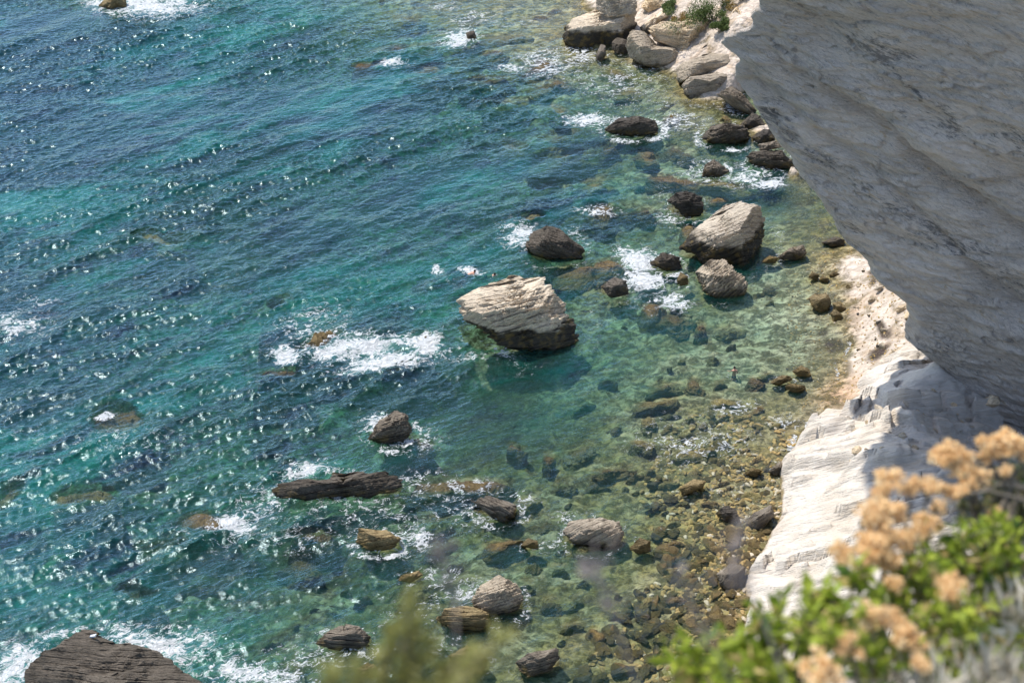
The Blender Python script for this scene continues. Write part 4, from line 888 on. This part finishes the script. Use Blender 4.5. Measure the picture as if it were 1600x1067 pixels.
def curve(a, b, sag, r_, n=6, wob=.01):
    a, b = np.array(a), np.array(b); out = []
    for i in range(n+1):
        t = i/n; out.append(a+(b-a)*t+np.array(sag)*math.sin(math.pi*t)+np.array([r_.gauss(0, wob) for _ in range(3)])*math.sin(math.pi*t))
    return out
# far shore bushes
for k, (a, b, z, w, h, lb, m) in enumerate([(1080,18,3.4,34,30,'large green bush behind the cream boulder','scrub'),(1114,22,3.6,26,22,'green bush between the large bush and the tan boulder','scrub'),(1124,46,3.2,15,16,'small low bush below the tan mossy boulder','scrub'),
   (1066,30,3.0,15,10,'yellowish dry bush at the back edge of the cream boulder','scrubdry'),(1132,0,4.6,24,22,'brownish bush at the top edge beside the cliff','scrubdry'),(1167,4,4.6,16,12,'ochre bush above the tan mossy boulder','scrubdry'),(1045,2,3.4,16,10,'dark bush left of the large green bush at the top edge','scrub')]):
    r_ = random.Random(100+k); c = on(np.array(a), np.array(b+h*.5), np.array(z)); ppm = F/float(depth_to(a, b, z)); c[2] = tz1(c[0], c[1]); rw, rh = w/ppm, h/ppm
    root = empty('bush', c); tag(root, lb, 'bush')
    cl = [(np.array([r_.gauss(0, .5)*rw, r_.gauss(0, .5)*rw, rh*r_.uniform(.35, 1.3)]), rw*r_.uniform(.25, .5)) for _ in range(11)]
    pts = []
    for _ in range(2400):
        q, rr = r_.choice(cl); d = np.array([r_.gauss(0, 1) for _ in range(3)]); d /= np.linalg.norm(d); pts.append(c+q+d*rr*r_.random()**.4*[1, 1, .8])
    leaves('foliage', pts, .17, MAT[m], root, r_, 1.7)
    tubes('stem', [(curve(c+[0, 0, -.2], c+q*.9, (0, 0, .1), r_, 5, .05), .05, .015) for q, _ in cl[:7]], MAT['stem'], root)
# ------------------------------------------------------------------ cliff top under the camera
gx = np.linspace(-7, 9, 140); gy = np.concatenate([np.linspace(-9, .2, 40), np.linspace(.25, 2.6, 90)])
X, Y = np.meshgrid(gx, gy, indexing='ij'); X, Y = X.ravel(), Y.ravel()
edge = .70+1.25*sstep(.15, .9, X)+.18*fbm(p3(X*1.5, X*0), 3, 4)
Z = 63.38+.05*fbm(p3(X, Y)*1.5, 4, 95)+.03*fbm(p3(X, Y)*8, 3, 96)+.12*sstep(.3, 1.5, X)
Z = Z-np.clip(Y-edge+.25, 0, 9)**1.5*1.2
Yc = np.minimum(Y, edge+.02*fbm(p3(X, Y)*5, 2, 97)); over = Y-edge
Z = np.where(over > 0, Z-np.clip(over, 0, .5)*60, Z)
Z = np.maximum(Z, 5)
V = p3(X, Yc, Z)
tag(link('clifftop', np_mesh('clifftop', V, grid_faces(len(gx), len(gy)), MAT['soil'], True)), 'dry stony ground of the cliff top under the flowering plants', kind='structure')
def ground_at(x, y): return 63.40+.12*float(sstep(.3, 1.5, np.array(x)))
# flowering plants
def flower_head(c, r, parent, r_, up):
    pts, dirs = [], []
    up = np.array(up)/np.linalg.norm(up)
    sub = []
    while len(sub) < 18:
        q = np.array([r_.uniform(-1, 1), r_.uniform(-1, 1), r_.uniform(-1, 1)])
        if q@q < 1: sub.append(np.array(c)+q*[.8, .8, .6]*r)
    for s in sub:
        for _ in range(24):
            d = np.array([r_.gauss(0, 1) for _ in range(3)])+up*.6; d /= np.linalg.norm(d); pts.append(s+d*r*.15); dirs.append(d)
    o = leaves('flower_head', pts, r*.27, MAT['petal'], parent, r_, 1.25, dirs=dirs)
    return o
def plant(name, base_px, label, cat, heads, blobs, leafsize, mat, n_per, seed, stems_extra=(), elong=2.2):
    r_ = random.Random(seed); b = at(np.array(base_px[0]), np.array(base_px[1]), np.array(base_px[2])); b[2] = min(b[2], ground_at(b[0], b[1]))
    b[2] = ground_at(b[0], b[1])-.02
    root = empty(name, b); tag(root, label, cat)
    st = []
    for hx, hy, hr, t in heads:
        c = at(np.array(hx), np.array(hy), np.array(t)); r = hr*t/F*1.12
        flower_head(c, r, root, r_, (0, -.3, 1))
        f = b+np.array([r_.gauss(0, .05), r_.gauss(0, .05), 0]); st.append((curve(f, c-[0, 0, r*.3], (r_.gauss(0, .03), .03, .02), r_, 7, .008), .004, .0017))
    for e in stems_extra:
        st.append((curve(at(np.array(e[0]), np.array(e[1]), np.array(e[2])), at(np.array(e[3]), np.array(e[4]), np.array(e[5])), (0, 0, .01), r_, 7, .006), e[6], e[6]*.5))
    pts, dirs = [], []
    for bx, by, rx, ry, t in blobs:
        c = at(np.array(bx), np.array(by), np.array(t)); wx_, wy_ = rx*t/F, ry*t/F
        k = int(n_per*rx*ry/1000)
        for tw in range(max(2, k//9)):
            d = np.array([r_.gauss(0, 1) for _ in range(3)]); d /= np.linalg.norm(d); d *= r_.random()**.45
            q = c+d[0]*wx_*cR+d[1]*wy_*cU+d[2]*cF*max(wx_, wy_)*.8
            ax = np.array([r_.gauss(0, .5), r_.gauss(0, .5)-.1, 1.0]); ax /= np.linalg.norm(ax); L = leafsize*2.6
            st.append(([q-ax*L*1.0, q-ax*L*.3, q+ax*L*.5], .0016, .0009))
            for j in range(9):
                pts.append(q+ax*L*(j/9-.5)); dd = np.array([r_.gauss(0, .8), r_.gauss(0, .8), r_.gauss(0, .5)])+ax*.8; dirs.append(dd)
    if pts: leaves('foliage', pts, leafsize, MAT[mat], root, r_, elong, dirs=dirs)
    tubes('stem', st, MAT['stem'], root)
    return root
plant('flowering_shrub', (1440,1010,2.05), 'tallest dried flower cluster of orange tan heads in front of the shaded cliff', 'flowering shrub',
  [(1390,752,24,2.05),(1378,772,16,2.05),(1430,755,16,2.06),(1452,757,17,2.06),(1418,766,14,2.05),(1365,800,26,2.0),(1395,800,22,2.02),(1375,830,28,2.0),(1405,846,24,2.0),(1350,846,20,1.98),(1445,822,24,2.04),(1425,836,16,2.02),(1318,866,23,1.95),(1350,872,22,1.96),(1388,880,24,1.98),(1372,855,24,1.97),(1395,914,16,1.95)],
  [(1450,900,60,50,1.98),(1420,950,60,40,1.95)], .024, 'leaf', 34, 201)
plant('flowering_shrub', (1570,930,2.3), 'dried orange flower heads at the right edge above dark foliage', 'flowering shrub',
  [(1470,712,22,2.2),(1498,722,25,2.2),(1485,708,20,2.2),(1545,699,22,2.25),(1574,693,26,2.25),(1598,704,20,2.25),(1538,714,13,2.25),(1525,745,22,2.2),(1513,756,14,2.18),(1473,763,12,2.15),(1490,771,14,2.15),(1503,765,11,2.16),(1468,792,13,2.12),(1555,800,12,2.2),(1572,735,12,2.2)],
  [(1545,830,40,50,2.12),(1510,850,40,50,2.08)], .020, 'leaf', 34, 202)
plant('flowering_shrub', (1420,1130,1.8), 'low dried flower heads among bright leaves in the bottom right foreground', 'flowering shrub',
  [(1487,921,26,1.85),(1362,960,26,1.75),(1390,966,20,1.76),(1412,990,27,1.74),(1430,1002,18,1.74),(1325,1000,16,1.7),(1312,1016,13,1.7),(1280,1046,33,1.65),(1440,1035,18,1.7),(1340,1020,12,1.7)],
  [(1400,1030,70,45,1.75),(1300,1000,70,50,1.74),(1480,980,60,60,1.85)], .024, 'leaf', 30, 203)
plant('leafy_shrub', (1250,1130,1.9), 'bright green leafy shrub covering the bottom edge, in front of the white limestone', 'shrub', [],
  [(1080,1050,60,40,1.85),(1150,1020,50,50,1.88),(1220,1010,60,55,1.86),(1290,960,55,60,1.9),(1330,920,30,40,1.92),(1120,1075,110,40,1.8),(1250,1080,110,40,1.8),(1340,990,50,50,1.9),(1195,975,25,25,1.9)], .030, 'leaf', 30, 204, elong=2.0)
plant('leafy_shrub', (1560,1000,2.2), 'yellow green leafy shrub along the right edge', 'shrub', [],
  [(1580,850,50,50,2.1),(1540,900,60,60,2.08),(1500,880,50,60,2.06),(1470,860,30,40,2.06),(1500,970,60,50,2.02),(1570,990,60,50,2.06),(1520,1040,80,40,1.95),(1450,1020,50,40,1.9),(1600,1000,40,60,2.05),(1480,1070,70,30,1.85),(1590,1050,50,40,2.0),(1590,920,40,60,2.1),(1440,930,50,50,2.04)], .026, 'leaf', 30, 205)
plant('leafy_shrub', (1600,930,2.4), 'dark fine leaved shrub at the right edge behind the flowers', 'shrub', [],
  [(1590,760,30,50,2.35),(1555,770,30,40,2.3),(1600,820,30,40,2.3),(1530,800,30,30,2.25)],   .013, 'leafdark', 210, 206, elong=3.5)  # dark green is the leaf colour of this shrub
def tuft(px, py, t, label, seed, n=60, L=.05, mat='straw', lean=(0, 0)):
    r_ = random.Random(seed); b = at(np.array(px), np.array(py), np.array(t)); root = empty('grass_tuft', b); tag(root, label, 'grass tuft')
    pts = [b+np.array([r_.gauss(0, .02), r_.gauss(0, .02), 0]) for _ in range(n)]; dirs = [np.array([r_.gauss(lean[0], .6), r_.gauss(lean[1], .6), 1]) for _ in range(n)]
    leaves('blades', pts, L, MAT[mat], root, r_, 22, dirs=dirs)
tuft(1600, 985, 2.0, 'bleached pale grass tuft at the right edge', 301, lean=(-.4, 0))
tuft(1470, 1085, 1.75, 'bleached pale grass tuft at the bottom edge', 302)
tuft(1560, 1075, 1.8, 'straw coloured grass tuft in the bottom right corner', 303, 130)
# olive sprigs close to the lens
def sprig(label, base, tips, seed, leaf=.012, mat='olive', n=80, cat='shrub', name='heath_shrub'):
    r_ = random.Random(seed); b = at(np.array(base[0]), np.array(base[1]), np.array(base[2])); root = empty(name, b); tag(root, label, cat)
    st, pts, dirs = [], [], []
    for tx, ty, t, sx, sy in tips:
        e = at(np.array(tx), np.array(ty), np.array(t)); s = at(np.array(sx), np.array(sy), np.array(t)); cv = curve(s, e, (0, 0, .004), r_, 12, .002); st.append((cv, .0016, .0006)); st.append((curve(b, s, (0, 0, .01), r_, 6, .003), .002, .0014))
        ax = np.array(e)-np.array(s); ln = np.linalg.norm(ax); ax /= ln
        for j in range(n):
            u = r_.random(); pts.append(np.array(s)+ax*ln*u+np.array([r_.gauss(0, .0012) for _ in range(3)])); dirs.append(ax*.9+np.array([r_.gauss(0, .9) for _ in range(3)])*(1.1-u*.6))
        
    leaves('foliage', pts, leaf, MAT[mat], root, r_, 3.2, dirs=dirs); tubes('stem', st, MAT['stem'], root)
sprig('blurred olive green heath sprigs rising from the bottom edge', (640,1240,.86), [(640,928,.96,628,1100),(654,962,.96,622,1090),(610,990,.96,604,1100),(784,996,.9,705,1085),(730,1022,.96,672,1090),(555,1045,.9,590,1120),(668,1005,.96,642,1090),(595,1030,.96,605,1120),(690,1045,.96,660,1110),(520,1060,.9,508,1110),(640,980,.96,630,1100)], 401)
def stalk(label, pts, seed, r=.0012, bits=10):
    r_ = random.Random(seed); P = [at(np.array(a), np.array(b), np.array(t)) for a, b, t in pts]; root = empty('dry_stalk', P[0]); tag(root, label, 'dry stalk')
    tb = [(P, r, r*.6)]
    for _ in range(bits):
        i = r_.randrange(max(1, len(P)-3), len(P)); q = P[i]; e = q+np.array([r_.gauss(0, .012), r_.gauss(0, .008), abs(r_.gauss(0, .014))]); tb.append(([q, (q+e)/2+.001, e], r*.7, r*.5))
    tubes('stem', tb, MAT['twig'], root)
    pp = [P[-1-i]+np.array([r_.gauss(0, .005) for _ in range(3)]) for i in range(min(3, len(P))) for _ in range(8)]
    leaves('seed_head', pp, .008, MAT['twig'], root, r_, 1.5)
stalk('blurred grey dead stalk above the olive sprigs', [(720,1240,1.0),(716,1067,1.0),(712,960,1.0),(704,920,1.0),(690,880,1.0),(684,862,1.0)], 501)
stalk('blurred grey dead stalk right of the striped grey rock', [(1030,1240,1.05),(1000,1080,1.05),(975,1010,1.05),(950,950,1.05),(935,910,1.05),(925,890,1.05)], 502)
stalk('thin dark bent twig crossing the foot of the white limestone', [(1260,1160,1.2),(1225,1060,1.2),(1195,975,1.2),(1180,945,1.2),(1160,905,1.2),(1150,860,1.2),(1148,820,1.2)], 503, .0013)
stalk('blurred leafless twig against the stony shallows', [(1190,1180,1.15),(1140,1060,1.15),(1100,980,1.15),(1075,930,1.15),(1062,900,1.15)], 504, .0009)
# ------------------------------------------------------------------ camera, light, world
cam = bpy.data.cameras.new('camera'); co = bpy.data.objects.new('camera', cam); COL.objects.link(co); SC.camera = co
co.location = CAM; co.rotation_euler = (math.pi/2-PITCH, 0, 0); cam.lens = 50; cam.sensor_width = 36; cam.clip_start = .05; cam.clip_end = 8000
cam.dof.use_dof = True; cam.dof.focus_distance = 108; cam.dof.aperture_fstop = 5.0
sun = bpy.data.lights.new('sun', 'SUN'); so = bpy.data.objects.new('sun', sun); COL.objects.link(so)
sun.energy = 3.4; sun.angle = math.radians(.53); sun.color = (1, .95, .87)
so.rotation_euler = Vector(SUN.tolist()).to_track_quat('Z', 'Y').to_euler(); so.location = (0, 0, 120)
W = bpy.data.worlds.new('World'); SC.world = W; W.use_nodes = True; t = W.node_tree; t.nodes.clear()
sky = t.nodes.new('ShaderNodeTexSky'); sky.sky_type = 'NISHITA'; sky.sun_disc = False; sky.sun_elevation = SUN_EL; sky.sun_rotation = SUN_AZ
bg = t.nodes.new('ShaderNodeBackground'); bg.inputs[1].default_value = .15; ow = t.nodes.new('ShaderNodeOutputWorld')
t.links.new(sky.outputs[0], bg.inputs[0]); t.links.new(bg.outputs[0], ow.inputs[0])
SC.view_settings.view_transform = 'Standard'; SC.view_settings.look = 'None'; SC.view_settings.exposure = 0.85; SC.view_settings.gamma = 1
SC.cycles.max_bounces = 5; SC.cycles.diffuse_bounces = 3; SC.cycles.transparent_max_bounces = 12; SC.cycles.sample_clamp_indirect = 4
